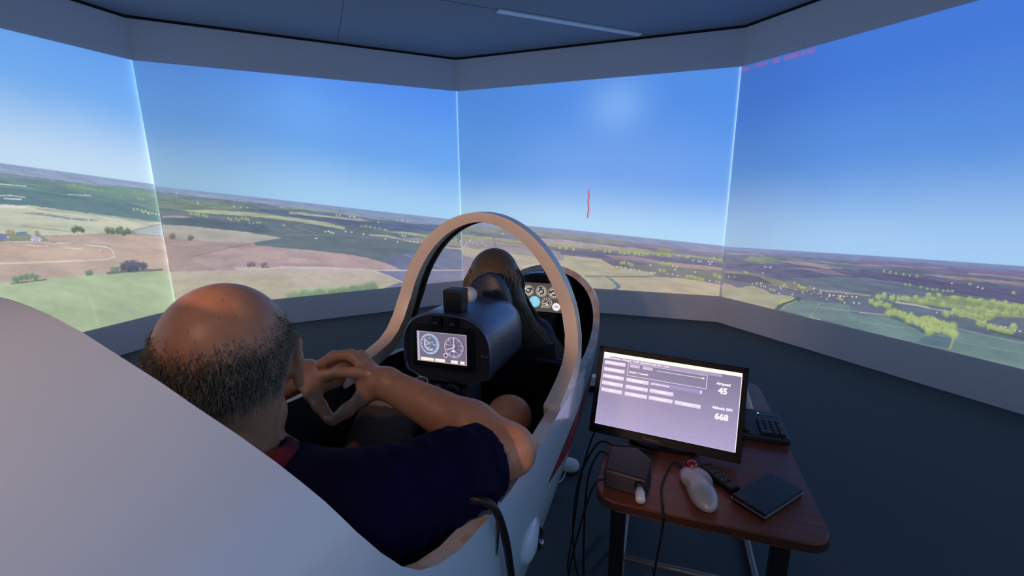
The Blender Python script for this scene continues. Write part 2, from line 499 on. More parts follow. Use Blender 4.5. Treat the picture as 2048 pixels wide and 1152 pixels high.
  ('p',(186,178,160),0,0,[-0.05,0.329,1.06,0.225,1.022,-0.133,-0.096,0.01]),
  ('p',(128,128,160),0,0,[1.913,0.213,2.225,0.186,2.995,0.125,3.016,-0.17,1.948,-0.018,2.204,0.059,2.063,0.141]),
  ('p',(112,120,150),0,0,[2.047,0.297,2.226,0.194,2.995,0.135,3.035,0.414,2.401,0.4,1.999,0.348]),
  ('l',(205,192,196),0.01,0.012,[0.545,0.348,0.801,0.339,1.435,0.296]),
  ('l',(205,192,200),0.013,0.014,[0.945,0.342,1.385,0.295,1.863,0.226,2.226,0.194,2.995,0.131]),
  ('l',(205,200,195),0.014,0.014,[1.913,0.213,2.063,0.141,2.204,0.061,2.256,0.029]),
  ('l',(150,150,180),0.01,0.01,[2.264,0.382,2.602,0.239,2.816,0.151]),
  ('t',(128,150,124),0.05,0.056,[1.005,-0.005,1.046,0.009,1.072,-0.006,1.136,0.018,1.17,0.023,1.203,0.007,1.266,0.01,1.301,0.019,1.334,-0]),
  ('t',(120,144,118),0.049,0.053,[1.417,-0,1.447,0.003,1.513,0.006,1.555,0.011,1.597,0.002,1.648,0.021,1.685,0.022,1.734,0.018,1.804,0.028,1.836,0.034,1.875,0.04,1.892,0.022]),
  ('t',(126,112,116),0.021,0.025,[0.061,0.71,0.073,0.718,0.201,0.688,0.213,0.694,0.663,0.383,0.686,0.396,0.703,0.39,0.787,0.373,0.81,0.383]),
  ('l',(120,100,108),0.009,0.011,[0.776,0.351,0.846,0.346]),
  ('t',(150,168,130),0.013,0.015,[0.244,0.921,0.282,0.915,0.303,0.905,0.341,0.9,0.363,0.89,0.543,0.865,0.566,0.85,0.608,0.858,0.63,0.843,0.657,0.861,0.69,0.855,0.714,0.845,0.786,0.813,0.811,0.808]),
  ('t',(138,156,122),0.017,0.017,[1.803,0.732,1.851,0.73,1.9,0.721,1.949,0.71,1.999,0.699,2.061,0.685,2.079,0.672]),
  ('p',(158,172,140),0,0,[2.085,0.665,2.28,0.652,2.619,0.592,2.59,0.566,2.279,0.623]),
  ('l',(195,190,175),0.017,0.018,[1.893,0.633,2.082,0.61,2.171,0.582,2.341,0.539,2.545,0.507]),
  ('d',(230,230,228),0.015,0.015,[1.422,0.692,1.456,0.694,1.478,0.681,1.501,0.673,2.258,0.608,2.291,0.599,2.275,0.569,2.341,0.539,2.394,0.525,2.434,0.518,2.505,0.543,2.43,0.568,2.545,0.521,1.631,0.686,1.695,0.674,1.325,0.626,1.82,0.648,2.06,0.581,2.194,0.537,2.932,0.478,2.891,0.557,2.978,0.503]),
  ('d',(225,228,232),0.011,0.013,[0.719,0.816,0.752,0.808,1.027,0.779,1.325,0.625,0.606,0.981,0.662,0.97,0.72,0.964,0.311,1.019,0.155,1.113]),
  ('p',(150,142,140),0,0,[2.144,0.577,2.544,0.5,3.005,0.43,3.008,0.494,2.548,0.568]),
  ('p',(178,168,150),0,0,[2.684,0.464,3.005,0.409,3.004,0.388,2.683,0.437]),
  ('t',(150,170,130),0.019,0.019,[2.788,0.542,2.831,0.525,2.874,0.509,2.919,0.521,2.715,0.518]),
 ],
 'P3': [
  ('p',(126,134,172),0,0,[-0.017,0.775,1.252,0.682,2.185,0.602,3.05,0.531,3.059,0.432,2.191,0.498,1.254,0.584,-0.021,0.664]),
  ('p',(116,116,142),0,0,[-0.02,0.688,1.254,0.607,2.189,0.531,3.056,0.463,3.111,-0.146,-0.06,-0.401]),
  ('p',(128,136,122),0,0,[-0.019,0.706,1.253,0.625,1.849,0.563,2.144,0.525,1.851,0.516,1.254,0.571,-0.022,0.628]),
  ('l',(150,140,165),0.011,0.011,[1.376,0.61,1.849,0.569,2.296,0.541]),
  ('l',(165,150,160),0.012,0.013,[2.68,0.486,2.875,0.476,3.015,0.463]),
  ('l',(145,128,150),0.01,0.011,[2.077,0.523,2.513,0.491,3.017,0.443]),
  ('p',(168,156,168),0,0,[1.004,0.564,1.254,0.558,1.618,0.521,1.898,0.494,2.079,0.488,2.323,0.451,2.081,0.442,1.737,0.465,1.256,0.473,1.004,0.49]),
  ('p',(150,158,118),0,0,[-0.025,0.55,0.875,0.486,1.256,0.467,1.784,0.449,2.259,0.42,2.696,0.408,3.024,0.366,3.022,0.388,2.726,0.421,2.355,0.452,1.853,0.469,1.255,0.498,-0.024,0.589]),
  ('p',(130,138,108),0,0,[2.332,0.485,2.427,0.511,2.493,0.479,2.474,0.445,2.334,0.451]),
  ('p',(98,100,132),0,0,[0.875,0.449,1.256,0.439,1.809,0.418,2.261,0.391,2.698,0.386,3.026,0.344,3.03,0.3,2.523,0.339,2.197,0.365,1.741,0.358,1.257,0.388,0.875,0.398]),
  ('p',(150,130,142),0,0,[1.763,0.395,2.084,0.395,2.373,0.349,2.418,0.317,2.198,0.342,1.881,0.352]),
  ('p',(104,100,128),0,0,[1.73,0.346,2.03,0.335,2.266,0.31,2.278,0.281,1.885,0.263]),
  ('p',(118,120,122),0,0,[1.885,0.263,2.266,0.31,3.032,0.267,3.043,0.145,2.851,0.145,2.316,0.196]),
  ('p',(166,146,142),0,0,[2.264,0.339,2.523,0.339,2.939,0.313,3.03,0.3,3.032,0.273,2.737,0.28,2.397,0.31]),
  ('p',(178,172,152),0,0,[-0.028,0.458,0.611,0.414,1.257,0.378,1.73,0.346,1.885,0.263,2.315,0.219,2.34,0.173,2.641,0.167,3.015,0.126,3.029,-0.038,-0.057,-0.317]),
  ('p',(150,140,150),0,0,[-0.025,0.55,0.875,0.474,1.257,0.412,1.257,0.378,0.611,0.414,-0.029,0.445]),
  ('l',(160,155,145),0.012,0.012,[1.382,0.331,1.54,0.313,1.625,0.281]),
  ('p',(182,172,152),0,0,[1.937,0.127,2.318,0.172,2.642,0.161,3.015,0.121,3.029,-0.038,1.92,-0.032]),
  ('l',(112,118,128),0.012,0.013,[1.557,0.137,1.866,0.15,2.207,0.166,2.35,0.186]),
  ('l',(100,122,138),0.022,0.023,[1.808,0.144,1.868,0.111,1.922,0.066,1.941,0.03,1.873,-0.017]),
  ('p',(110,128,140),0,0,[1.891,0.1,1.939,0.067,1.976,0.033,1.919,-0.007,1.849,-0.018,1.924,0.029]),
  ('l',(188,165,150),0.011,0.011,[1.73,0.346,1.754,0.317,1.885,0.263]),
  ('l',(190,150,130),0.008,0.009,[2.438,0.003,2.597,0.037,2.758,0.012]),
  ('l',(160,180,160),0.01,0.011,[2.843,-0.016,3.025,0.013]),
  ('p',(108,112,140),0,0,[1.622,0.01,1.755,-0.018,1.623,-0.033]),
  ('t',(158,172,112),0.018,0.019,[1.256,0.455,1.33,0.451,1.416,0.445,1.656,0.445,1.773,0.433,1.831,0.433,1.946,0.428,1.992,0.421,2.037,0.426,2.105,0.42,2.149,0.415,2.194,0.411,2.238,0.419,2.357,0.418,2.465,0.416,2.571,0.415,2.655,0.407]),
  ('t',(150,164,104),0.02,0.022,[1.963,0.308,1.997,0.312,2.043,0.306,2.078,0.29,1.908,0.255,1.943,0.253,2.406,0.328,2.45,0.318,2.482,0.32,2.379,0.245,2.423,0.242,2.66,0.191,2.702,0.193,2.744,0.184,2.787,0.175,2.818,0.168,2.936,0.223,2.978,0.208,2.999,0.198,2.911,0.395,2.972,0.386]),
  ('d',(232,226,232),0.013,0.014,[1.919,0.264,1.965,0.263,2.011,0.26,2.069,0.244,2.102,0.246,2.165,0.235,2.293,0.22,2.332,0.217,2.457,0.212,2.511,0.212,2.565,0.2,2.277,0.301,2.51,0.3,2.548,0.294,2.534,0.262,2.74,0.247,2.89,0.164,2.952,0.156,2.983,0.15,2.71,0.371,2.761,0.368,2.787,0.365,2.863,0.365,2.894,0.363,2.876,0.338]),
  ('d',(200,188,196),0.011,0.011,[1.28,0.511,1.329,0.506,1.366,0.495,1.439,0.497,1.476,0.486,1.511,0.506,1.619,0.491,1.654,0.51,1.678,0.487,1.725,0.494,1.76,0.484,1.818,0.491,1.402,0.514,1.572,0.484,1.671,0.516,1.853,0.481]),
  ('p',(150,146,150),0,0,[0.004,0.506,0.362,0.478,1.038,0.405,1.302,0.378,1.303,0.304,0.844,0.342,0.36,0.4,0.001,0.427]),
  ('p',(176,168,156),0,0,[-0.001,0.368,0.234,0.376,0.645,0.363,1.038,0.349,1.304,0.249,1.31,-0.09,-0.021,-0.181]),
  ('p',(148,140,158),0,0,[-0.003,0.328,0.189,0.276,0.138,-0.007,-0.016,-0.057]),
  ('p',(190,180,162),0,0,[0.764,0.224,1.039,0.274,1.193,0.15,0.923,0.116]),
  ('d',(215,210,215),0.015,0.014,[0.067,0.479,0.152,0.472,0.215,0.464,0.32,0.457,0.547,0.607,0.111,0.505,0.045,0.449,0.278,0.479]),
  ('l',(120,120,130),0.02,0.018,[0.425,0.556,0.454,0.461,0.442,0.384]),
  ('t',(140,158,118),0.019,0.018,[0.132,0.52,0.238,0.517,0.363,0.536,0.486,0.529,0.844,0.567,0.96,0.552]),
 ],
 'P4': [
  ('p',(118,124,170),0,0,[-0.021,0.532,1.3,0.599,2.111,0.636,3.1,0.675,3.1,0.575,2.125,0.551,1.312,0.518,-0.012,0.449]),
  ('p',(106,110,132),0,0,[-0.016,0.491,1.307,0.549,2.121,0.576,3.1,0.601,3.1,-0.255,0.102,-0.576]),
  ('p',(120,100,136),0,0,[1.237,0.56,1.626,0.582,2.116,0.607,3.1,0.653,3.1,0.608,2.125,0.55,1.633,0.538,1.243,0.519]),
  ('l',(160,140,160),0.012,0.011,[0.035,0.465,0.333,0.488,0.441,0.489]),
  ('l',(150,135,160),0.008,0.008,[0.674,0.491,0.968,0.504,1.312,0.518]),
  ('p',(124,138,112),0,0,[0.238,0.42,0.299,0.463,0.56,0.488,0.59,0.451,0.432,0.413]),
  ('p',(160,145,148),0,0,[0.564,0.456,0.753,0.482,0.971,0.482,1.139,0.474,1.01,0.451,0.757,0.451]),
  ('p',(96,96,130),0,0,[0.047,0.357,0.6,0.432,0.976,0.445,1.237,0.443,1.322,0.45,1.343,0.302,0.929,0.27,0.619,0.284,0.409,0.315,0.053,0.303]),
  ('p',(108,118,136),0,0,[0.617,0.3,1.117,0.402,1.325,0.423,1.345,0.288,0.967,0.254,0.857,0.264]),
  ('p',(140,124,150),0,0,[0.684,0.409,0.835,0.431,1.045,0.441,1.203,0.424,1.083,0.407,0.837,0.412]),
  ('p',(132,132,124),0,0,[0.024,0.281,0.392,0.304,0.701,0.282,0.965,0.269,0.862,0.226,0.543,0.22,0.029,0.235]),
  ('p',(92,94,118),0,0,[0.037,0.255,0.264,0.283,0.413,0.282,0.575,0.235,0.367,0.205,0.044,0.191]),
  ('p',(170,168,146),0,0,[0.02,0.122,0.204,0.129,0.352,0.18,0.498,0.169,0.553,0.138,0.764,0.157,0.783,0.129,0.68,0.065,0.605,-0.003,0.035,-0.007]),
  ('p',(176,182,124),0,0,[0.667,0.104,0.766,0.146,0.783,0.129,0.687,0.071,0.618,0.034]),
  ('p',(172,152,150),0,0,[0.028,0.151,0.132,0.147,0.21,0.126,0.085,0.111,0.031,0.124]),
  ('p',(116,136,140),0,0,[0.67,0.013,0.697,0.056,0.836,0.141,1.082,0.172,1.357,0.206,1.387,0.001,1.015,0.006]),
  ('p',(80,98,112),0,0,[0.614,-0.001,0.633,0.046,0.694,0.085,0.782,0.137,0.793,0.172,0.84,0.166,0.829,0.131,0.704,0.066,0.678,0.014]),
  ('p',(108,118,136),0,0,[1.256,0.429,1.527,0.428,1.821,0.416,2.148,0.416,3.1,0.458,3.1,-0.009,1.299,-0.397,1.211,0.223]),
  ('p',(98,92,128),0,0,[1.248,0.486,1.641,0.486,1.81,0.479,2.136,0.486,3.1,0.539,3.1,0.481,2.15,0.403,1.821,0.416,1.59,0.424,1.257,0.421]),
  ('p',(160,136,138),0,0,[1.637,0.509,1.856,0.523,2.127,0.537,3.1,0.585,3.1,0.568,2.131,0.518,1.807,0.5]),
  ('l',(180,165,160),0.005,0.008,[1.877,0.552,1.999,0.558,2.124,0.559,2.298,0.568]),
  ('l',(165,145,150),0.006,0.007,[1.243,0.519,1.571,0.551,1.753,0.568]),
  ('p',(116,140,142),0,0,[1.21,0.126,1.3,0.122,1.504,0.157,1.723,0.105,1.912,0.174,2.188,0.171,3.1,0.191,3.1,-0.009,1.334,-0.114,1.245,-0.124]),
  ('l',(134,156,156),0.006,0.008,[1.309,0.063,1.514,0.085,1.722,0.112]),
  ('l',(150,160,168),0.004,0.006,[1.875,0.171,2.064,0.161,2.189,0.165,3.1,0.2]),
  ('l',(140,160,158),0.004,0.005,[1.89,0.078,2.075,0.093,2.2,0.1]),
  ('p',(98,122,136),0,0,[1.678,0.012,1.727,0.078,1.87,0.102,1.866,0.025,1.726,0.011]),
  ('l',(165,180,140),0.01,0.014,[1.871,0.095,1.869,0.056,1.864,0.02]),
  ('l',(160,158,130),0.006,0.007,[0.993,0.145,0.963,0.075,0.931,0.012]),
  ('l',(150,165,165),0.005,0.006,[0.994,0.11,1.155,0.129,1.365,0.152]),
  ('l',(160,180,180),0.006,0.007,[0.877,-0.002,1.015,0.006]),
  ('l',(185,165,150),0.011,0.012,[0.981,0.257,1.135,0.273,1.345,0.288]),
  ('l',(175,185,130),0.007,0.007,[0.67,0.013,0.697,0.056,0.8,0.125]),
  ('l',(215,205,205),0.008,0.011,[1.519,0.274,1.648,0.28,1.708,0.277]),
  ('l',(190,180,180),0.006,0.008,[1.708,0.275,1.788,0.275,1.876,0.267,1.971,0.255]),
  ('l',(185,185,185),0.006,0.008,[1.298,0.139,1.403,0.154,1.47,0.161]),
  ('p',(140,152,118),0,0,[1.501,0.303,1.825,0.387,2.15,0.403,3.1,0.447,3.1,0.389,2.164,0.32,2.019,0.289,1.838,0.302,1.611,0.287]),
  ('t',(160,176,122),0.017,0.023,[1.695,0.36,1.69,0.321,1.721,0.343,1.751,0.372,1.781,0.319,1.557,0.315,1.528,0.3,1.582,0.313,1.629,0.33,1.662,0.307,1.827,0.373,1.844,0.37,1.91,0.377,1.937,0.369,1.96,0.381,1.987,0.366,2.018,0.387,2.043,0.379,2.07,0.385,2.092,0.363,2.12,0.383,2.148,0.376,2.183,0.378,2.226,0.375,1.977,0.335,1.95,0.322,1.914,0.32,1.894,0.286,1.864,0.279,2.01,0.315,2.037,0.329,2.084,0.327,2.128,0.338,2.172,0.336]),
  ('t',(166,182,122),0.019,0.025,[1.361,0.247,1.398,0.231,1.424,0.245,1.459,0.236,1.479,0.233,1.435,0.305,1.404,0.286,1.489,0.3,1.807,0.257,1.847,0.282,1.886,0.27,1.921,0.279,1.952,0.279,1.982,0.28,2.01,0.287,2.023,0.297]),
  ('l',(84,104,116),0.014,0.018,[1.476,0.162,1.59,0.139,1.7,0.102,1.725,0.09,1.802,0.112]),
  ('t',(172,188,124),0.024,0.032,[1.487,0.181,1.518,0.193,1.557,0.191,1.583,0.185,1.62,0.187,1.612,0.161,1.647,0.17,1.667,0.16,1.689,0.173,1.71,0.187,1.74,0.187,1.705,0.146,1.739,0.156,1.769,0.179,1.798,0.176,1.826,0.172,1.853,0.176,1.754,0.129,1.787,0.138,1.826,0.142,1.859,0.136,1.735,0.104,1.872,0.125]),
  ('t',(166,182,122),0.017,0.026,[1.979,0.236,1.998,0.238,2.03,0.225,2.05,0.22,2.078,0.221,2.103,0.214,2.125,0.217,2.071,0.209,2.133,0.251]),
  ('l',(80,100,110),0.008,0.013,[2.033,0.202,2.082,0.195,2.152,0.194,2.185,0.191]),
  ('d',(225,210,210),0.008,0.011,[2.098,0.24,2.141,0.231,2.163,0.233,1.804,0.471,1.933,0.47,1.956,0.466,1.758,0.253,1.836,0.265]),
  ('t',(150,166,122),0.009,0.012,[1.408,0.491,1.448,0.489,1.487,0.488,1.531,0.487,1.569,0.486,1.611,0.489,1.682,0.407,1.711,0.409,1.733,0.409,1.767,0.409,1.793,0.416,1.815,0.418,1.579,0.418,1.554,0.417,1.646,0.415,2.098,0.465,1.893,0.484]),
  ('d',(232,228,230),0.011,0.011,[0.462,0.385,0.48,0.386,0.514,0.389,0.526,0.39,0.454,0.323,0.759,0.284,0.087,0.226,0.157,0.234,0.358,0.203,0.45,0.194,0.476,0.197,0.494,0.198]),
  ('d',(226,218,222),0.008,0.009,[0.757,0.224,0.982,0.239,0.634,0.222,0.787,0.224,1.094,0.237,0.694,0.235,0.935,0.267,0.661,0.231,0.841,0.216,0.9,0.278,1.058,0.242,1.065,0.229,1.141,0.238,0.774,0.225,0.998,0.207,0.853,0.2,0.99,0.254,1.181,0.268,1.043,0.196,1.191,0.251,1.056,0.218,0.969,0.224,1.127,0.241,1.088,0.236,0.803,0.274,0.645,0.218,1.042,0.194,1.141,0.243,0.836,0.21,0.647,0.205,0.993,0.228,1.119,0.217,1.135,0.233,0.924,0.256,0.931,0.27,0.913,0.213,0.762,0.193,0.937,0.232,0.875,0.23,0.989,0.24]),
  ('d',(120,104,112),0.009,0.01,[0.98,0.225,0.83,0.264,0.658,0.21,1.18,0.232,0.977,0.212,0.807,0.199,0.795,0.193,0.612,0.222,0.826,0.181,0.78,0.212,1.049,0.231,0.835,0.248,1.129,0.233,1.021,0.252,0.779,0.213,0.75,0.241,0.735,0.2,1.009,0.255,0.699,0.199,0.784,0.213,0.857,0.197,0.758,0.221,1.149,0.243,1.179,0.247,1.073,0.251,0.938,0.209,0.785,0.217,0.802,0.231,1.134,0.263,1.156,0.25]),
  ('t',(160,175,112),0.014,0.014,[0.821,0.253,0.844,0.253,0.798,0.256,1.156,0.211,1.143,0.216,0.583,0.178,0.447,0.219,0.403,0.211,0.262,0.3,0.291,0.298,0.673,0.245,0.548,0.179]),
  ('d',(235,230,228),0.011,0.013,[1.146,0.242,1.168,0.243,1.227,0.256,1.257,0.259,1.246,0.208,1.283,0.211,1.181,0.195,1.061,0.228,0.635,0.159,0.754,0.172]),
 ],
}
HORIZON = {'L': [(1.998,1.333),(3.015,1.195)], 'P2': [(0.025,1.177),(1.021,1.04),(2.037,0.893),(2.96,0.764)], 'P3': [(0.037,0.763),(1.252,0.679),(2.185,0.602),(3.017,0.535)], 'P4': [(0.027,0.532),(1.3,0.599),(2.111,0.636)]}

rng = np.random.RandomState(5)
NT = rng.rand(256, 256)
def vnoise(x, y):
    xi, yi = np.floor(x).astype(int), np.floor(y).astype(int)
    fx, fy = x - xi, y - yi
    fx, fy = fx * fx * (3 - 2 * fx), fy * fy * (3 - 2 * fy)
    g = lambda a, b: NT[a & 255, b & 255]
    return (g(xi, yi) * (1 - fx) + g(xi + 1, yi) * fx) * (1 - fy) + (g(xi, yi + 1) * (1 - fx) + g(xi + 1, yi + 1) * fx) * fy
def fbm(x, y, o=3):
    s = 0
    for k in range(o):
        s = s + vnoise(x * 2 ** k + 17 * k, y * 2 ** k + 31 * k) * 0.5 ** (k + 1)
    return s
def sm(t):
    t = np.clip(t, 0, 1)
    return t * t * (3 - 2 * t)

def inside(poly, u, v):
    r = np.zeros(u.shape, bool)
    n = len(poly)
    for i in range(n):
        (x0, y0), (x1, y1) = poly[i], poly[(i + 1) % n]
        if y0 == y1: continue
        c = ((y0 > v) != (y1 > v)) & (u < (x1 - x0) * (v - y0) / (y1 - y0) + x0)
        r ^= c
    return r

PW = 2 * AP * math.tan(math.pi / 8)
PH = ZTOP - ZBOT
SKY = {  # top colour, middle, at the horizon
    'L': ((80, 140, 232), (112, 168, 234), (196, 220, 240)),
    'P2': ((80, 138, 234), (104, 162, 234), (164, 206, 240)),
    'P3': ((78, 136, 222), (96, 154, 228), (166, 208, 240)),
    'P4': ((60, 114, 212), (84, 140, 218), (164, 202, 240)),
    'P5': ((78, 136, 222), (96, 154, 228), (166, 208, 240)),
}
SKYMID = {'L': 0.74, 'P2': 0.72, 'P3': 0.66, 'P4': 0.85, 'P5': 0.85}
WASH = np.array([0.034, 0.046, 0.078])     # room light that falls on the white wall is added to the picture by the renderer

def paint(pn, u, v):
    hz = HORIZON[pn]
    hx = [a for a, b in hz]; hy = [b for a, b in hz]
    H = np.interp(u, hx, hy)
    sl, sr = (hy[1] - hy[0]) / (hx[1] - hx[0]), (hy[-1] - hy[-2]) / (hx[-1] - hx[-2])
    H = np.where(u < hx[0], hy[0] + (u - hx[0]) * sl, H)
    H = np.where(u > hx[-1], hy[-1] + (u - hx[-1]) * sr, H)
    dv = v - H
    # sky
    T, Mi, Ho = [np.array(lin(c)) for c in SKY[pn]]
    mid = SKYMID[pn]
    n = (fbm(u * 2.2 + 5, v * 3.0, 3) - 0.45)
    a = sm((dv + n * 0.08) / mid)[..., None]
    b = sm((dv - mid * 0.8 + n * 0.1) / (PH - 0.6 - mid))[..., None]
    col = Ho * (1 - a) + Mi * a
    col = col * (1 - b) + T * b
    if pn == 'P3':
        g = np.exp(-(((u - 1.85) / 0.30) ** 2 + ((v - 1.99) / 0.26) ** 2))[..., None]
        col = col + g * np.array([0.10, 0.13, 0.10])
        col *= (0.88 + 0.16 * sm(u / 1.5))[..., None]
    if pn == 'P2':
        g = np.exp(-(((u - 1.3) / 0.35) ** 2 + ((v - 2.0) / 0.3) ** 2))[..., None]
        col = col + g * np.array([0.015, 0.035, 0.04])
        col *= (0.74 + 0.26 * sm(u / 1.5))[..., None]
    if pn in ('P4', 'P5'):
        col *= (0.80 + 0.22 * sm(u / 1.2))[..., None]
    sky = dv > 0
    # ground: base haze to middle grey-green, then the traced fields
    wu = u + (vnoise(u * 40, v * 80) - 0.5) * 0.010
    wv = v + (vnoise(u * 30 + 9, v * 90 + 4) - 0.5) * 0.006
    gcol = np.empty(u.shape + (3,))
    gcol[:] = lin((116, 122, 138))
    if pn not in ('P2', 'P3', 'P4'):
        s = 1 / (np.maximum(-dv, 0) + 0.04)
        f1 = fbm((u - 1.5) * s * 0.5 + 3, s * 0.55, 2)
        pal = [np.array(lin(c)) for c in ((104, 112, 136), (122, 142, 134), (170, 168, 150), (150, 134, 140))]
        for i, thr in enumerate((0.0, 0.33, 0.44, 0.55)):
            gcol[f1 > thr] = pal[i]
    if pn in LAND:
        for t, c, rx, ry, q in LAND[pn]:
            pts = list(zip(q[0::2], q[1::2]))
            lc = np.array(lin(c))
            if t == 'p':
                x0, x1 = min(a for a, b in pts), max(a for a, b in pts)
                y0, y1 = min(b for a, b in pts), max(b for a, b in pts)
                sel = np.where((wu >= x0) & (wu <= x1) & (wv >= y0) & (wv <= y1))
                ins = inside(pts, wu[sel], wv[sel])
                gcol[sel[0][ins], sel[1][ins]] = lc
            elif t == 'l':
                for (ax, ay), (bx, by) in zip(pts, pts[1:]):
                    x0, x1 = min(ax, bx) - rx, max(ax, bx) + rx
                    y0, y1 = min(ay, by) - ry, max(ay, by) + ry
                    sel = np.where((u >= x0) & (u <= x1) & (v >= y0) & (v <= y1))
                    if not len(sel[0]): continue
                    k = rx / ry
                    dx, dy = bx - ax, (by - ay) * k
                    px, py = u[sel] - ax, (v[sel] - ay) * k
                    tt = np.clip((px * dx + py * dy) / (dx * dx + dy * dy + 1e-12), 0, 1)
                    d = np.hypot(px - tt * dx, py - tt * dy)
                    w = np.clip(1.25 - d / (rx * 0.5 + 1e-9) * 0.75, 0, 0.8)[:, None]
                    gcol[sel] = gcol[sel] * (1 - w) + lc * w
            else:
                for (ax, ay) in pts:
                    r1, r2 = rx * 1.3, ry * 1.3
                    sel = np.where((abs(u - ax) < r1) & (abs(v - ay) < r2))
                    if not len(sel[0]): continue
                    d = np.hypot((u[sel] - ax) / rx, (v[sel] - ay) / ry)
                    if t == 't':
                        d = d + (vnoise(u[sel] * 260, v[sel] * 260) - 0.5) * 0.9
                        lit = 1 + 0.24 * np.clip((v[sel] - ay) / ry - (u[sel] - ax) / rx * 0.3, -1, 1)
                        w = np.clip((1.05 - d) * 4, 0, 1)[:, None]
                        gcol[sel] = gcol[sel] * (1 - w) + lc * lit[:, None] * w
                    else:
                        w = np.clip((0.72 - d) * 3, 0, 0.75)[:, None]
                        gcol[sel] = gcol[sel] * (1 - w) + lc * w
    # field texture in virtual ground perspective
    s = 1 / (np.maximum(-dv, 0) + 0.03)
    tex = fbm((u - 1.5) * s * 3 + 40, s * 6, 3) - 0.44
    tex2 = fbm((u - 1.5) * s * 16 + 7, s * 34, 2) - 0.38
    gcol *= (1 + 0.42 * tex + 0.26 * tex2)[..., None]
    # narrow strips of woods and fields towards the horizon
    below = np.maximum(-dv, 0)
    lg = np.log(below + 0.010)
    st = fbm(u * 1.6 / (below + 0.10) + 3, lg * 8 + 50, 3) - 0.44
    st2 = fbm(u * 5.0 / (below + 0.10) + 9, lg * 19 + 20, 2) - 0.375
    fade = np.exp(-below / 0.22)
    k_ = ((1.1 * st + 0.9 * st2) * fade)[..., None]
    gcol = gcol * (1 + k_) + k_ * np.array([0.035, 0.030, 0.005])
    # haze towards the horizon
    hz_ = np.exp(np.minimum(dv, 0) / 0.045)[..., None] * 0.75
    gcol = gcol * (1 - hz_) + np.array(lin((140, 158, 198))) * hz_
    ga = {'L': 1.0, 'P2': 0.94, 'P3': 0.95}.get(pn, 0.92)
    gcol *= ga
    w = np.clip(dv / 0.006 + 0.5, 0, 1)[..., None]
    col = gcol * (1 - w) + col * w
    # overlap light of the neighbouring projectors at the panel edges
    if pn == 'L':
        e = np.exp(-(PW - u) / 0.030)[..., None] * 0.30 + np.exp(-(PW - u) / 0.008)[..., None] * 0.35
        col = col + e * np.array([0.75, 0.95, 1.0]) * (0.35 + col)
    if pn == 'P2':
        e = np.exp(-(PW - u) / 0.007)[..., None] * np.clip(0.2 + v / 1.2, 0, 1)[..., None]
        col = col + e * np.array([0.5, 0.75, 0.8]) * 0.9
    if pn == 'P3':
        e = np.exp(-(PW - u) / 0.009)[..., None] * np.clip((v - 0.3) / 0.8, 0, 1)[..., None]
        col = col + e * np.array([0.55, 0.75, 0.75]) * 0.9
        # the red wool yaw string
        pts = [(1.569, 1.105), (1.578, 1.044), (1.568, 0.985), (1.580, 0.905), (1.571, 0.851), (1.567, 0.811)]
        for (ax, ay), (bx, by) in zip(pts, pts[1:]):
            dx, dy = bx - ax, by - ay
            tt = np.clip(((u - ax) * dx + (v - ay) * dy) / (dx * dx + dy * dy), 0, 1)
            d = np.hypot(u - ax - tt * dx, v - ay - tt * dy)
            w = np.clip(1.6 - d / 0.007, 0, 1)[..., None]
            col = col * (1 - w) + np.array(lin((182, 66, 92))) * w
    if pn == 'P4':
        # a smeared line of red lettering along the top edge
        for x0, x1, st_ in ((0.012, 0.085, 0.6), (0.10, 0.135, 0.2), (0.15, 0.27, 0.42), (0.31, 0.375, 0.6), (0.41, 0.475, 0.45), (0.48, 0.545, 0.65), (0.56, 0.60, 0.6), (0.61, 0.675, 0.55)):
            g = sm((u - x0) / 0.008 + 0.5) * sm((x1 - u) / 0.008 + 0.5) * np.exp(-((v - 2.222) / 0.014) ** 4)
            g = g * (0.55 + 0.45 * (vnoise(u * 160, v * 90) > 0.42)) * st_
            col = col * (1 - g[..., None]) + np.array(lin((200, 60, 100))) * g[..., None]
    return np.maximum(col - WASH, col * 0.15)

def screen(pn, k, label, cols, rows_ground, vmax):
    A, B = corner(k, AP - 0.004), corner(k - 1, AP - 0.004)
    t = (B - A).normalized()
    us = np.array(cols)
    vs = np.concatenate([np.linspace(0, vmax, rows_ground), np.linspace(vmax, PH, 90)[1:]])
    if pn == 'P4' or pn == 'P3':
        pass
    U, V_ = np.meshgrid(us, vs)
    col = paint(pn, U, V_)
    L_ = (B - A).length / PW
    X = A.x + t.x * U * L_
    Y = A.y + t.y * U * L_
    Z = ZBOT + V_
    nv, nu = U.shape
    co = np.stack([X, Y, Z], -1).reshape(-1, 3).astype(np.float32)
    idx = np.arange(nv * nu).reshape(nv, nu)
    q = np.stack([idx[:-1, :-1], idx[:-1, 1:], idx[1:, 1:], idx[1:, :-1]], -1).reshape(-1, 4)
    me = bpy.data.meshes.new('projection_screen')
    me.vertices.add(len(co))
    me.vertices.foreach_set('co', co.ravel())
    me.loops.add(q.size)
    me.loops.foreach_set('vertex_index', q.ravel().astype(np.int32))
    me.polygons.add(len(q))
    me.polygons.foreach_set('loop_start', np.arange(0, q.size, 4, dtype=np.int32))
    me.update(calc_edges=True)
    a = me.color_attributes.new('picture', 'FLOAT_COLOR', 'POINT')
    c4 = np.ones((nv * nu, 4), np.float32)
    c4[:, :3] = np.clip(col.reshape(-1, 3), 0, 2)
    a.data.foreach_set('color', c4.ravel())
    me.validate()
    o = obj('projection_screen', me, attr_emit('projected_picture', 0.66, SCREEN_GAIN))
    tag(o, label, 'projection screen', 'flight simulator projections on the walls')

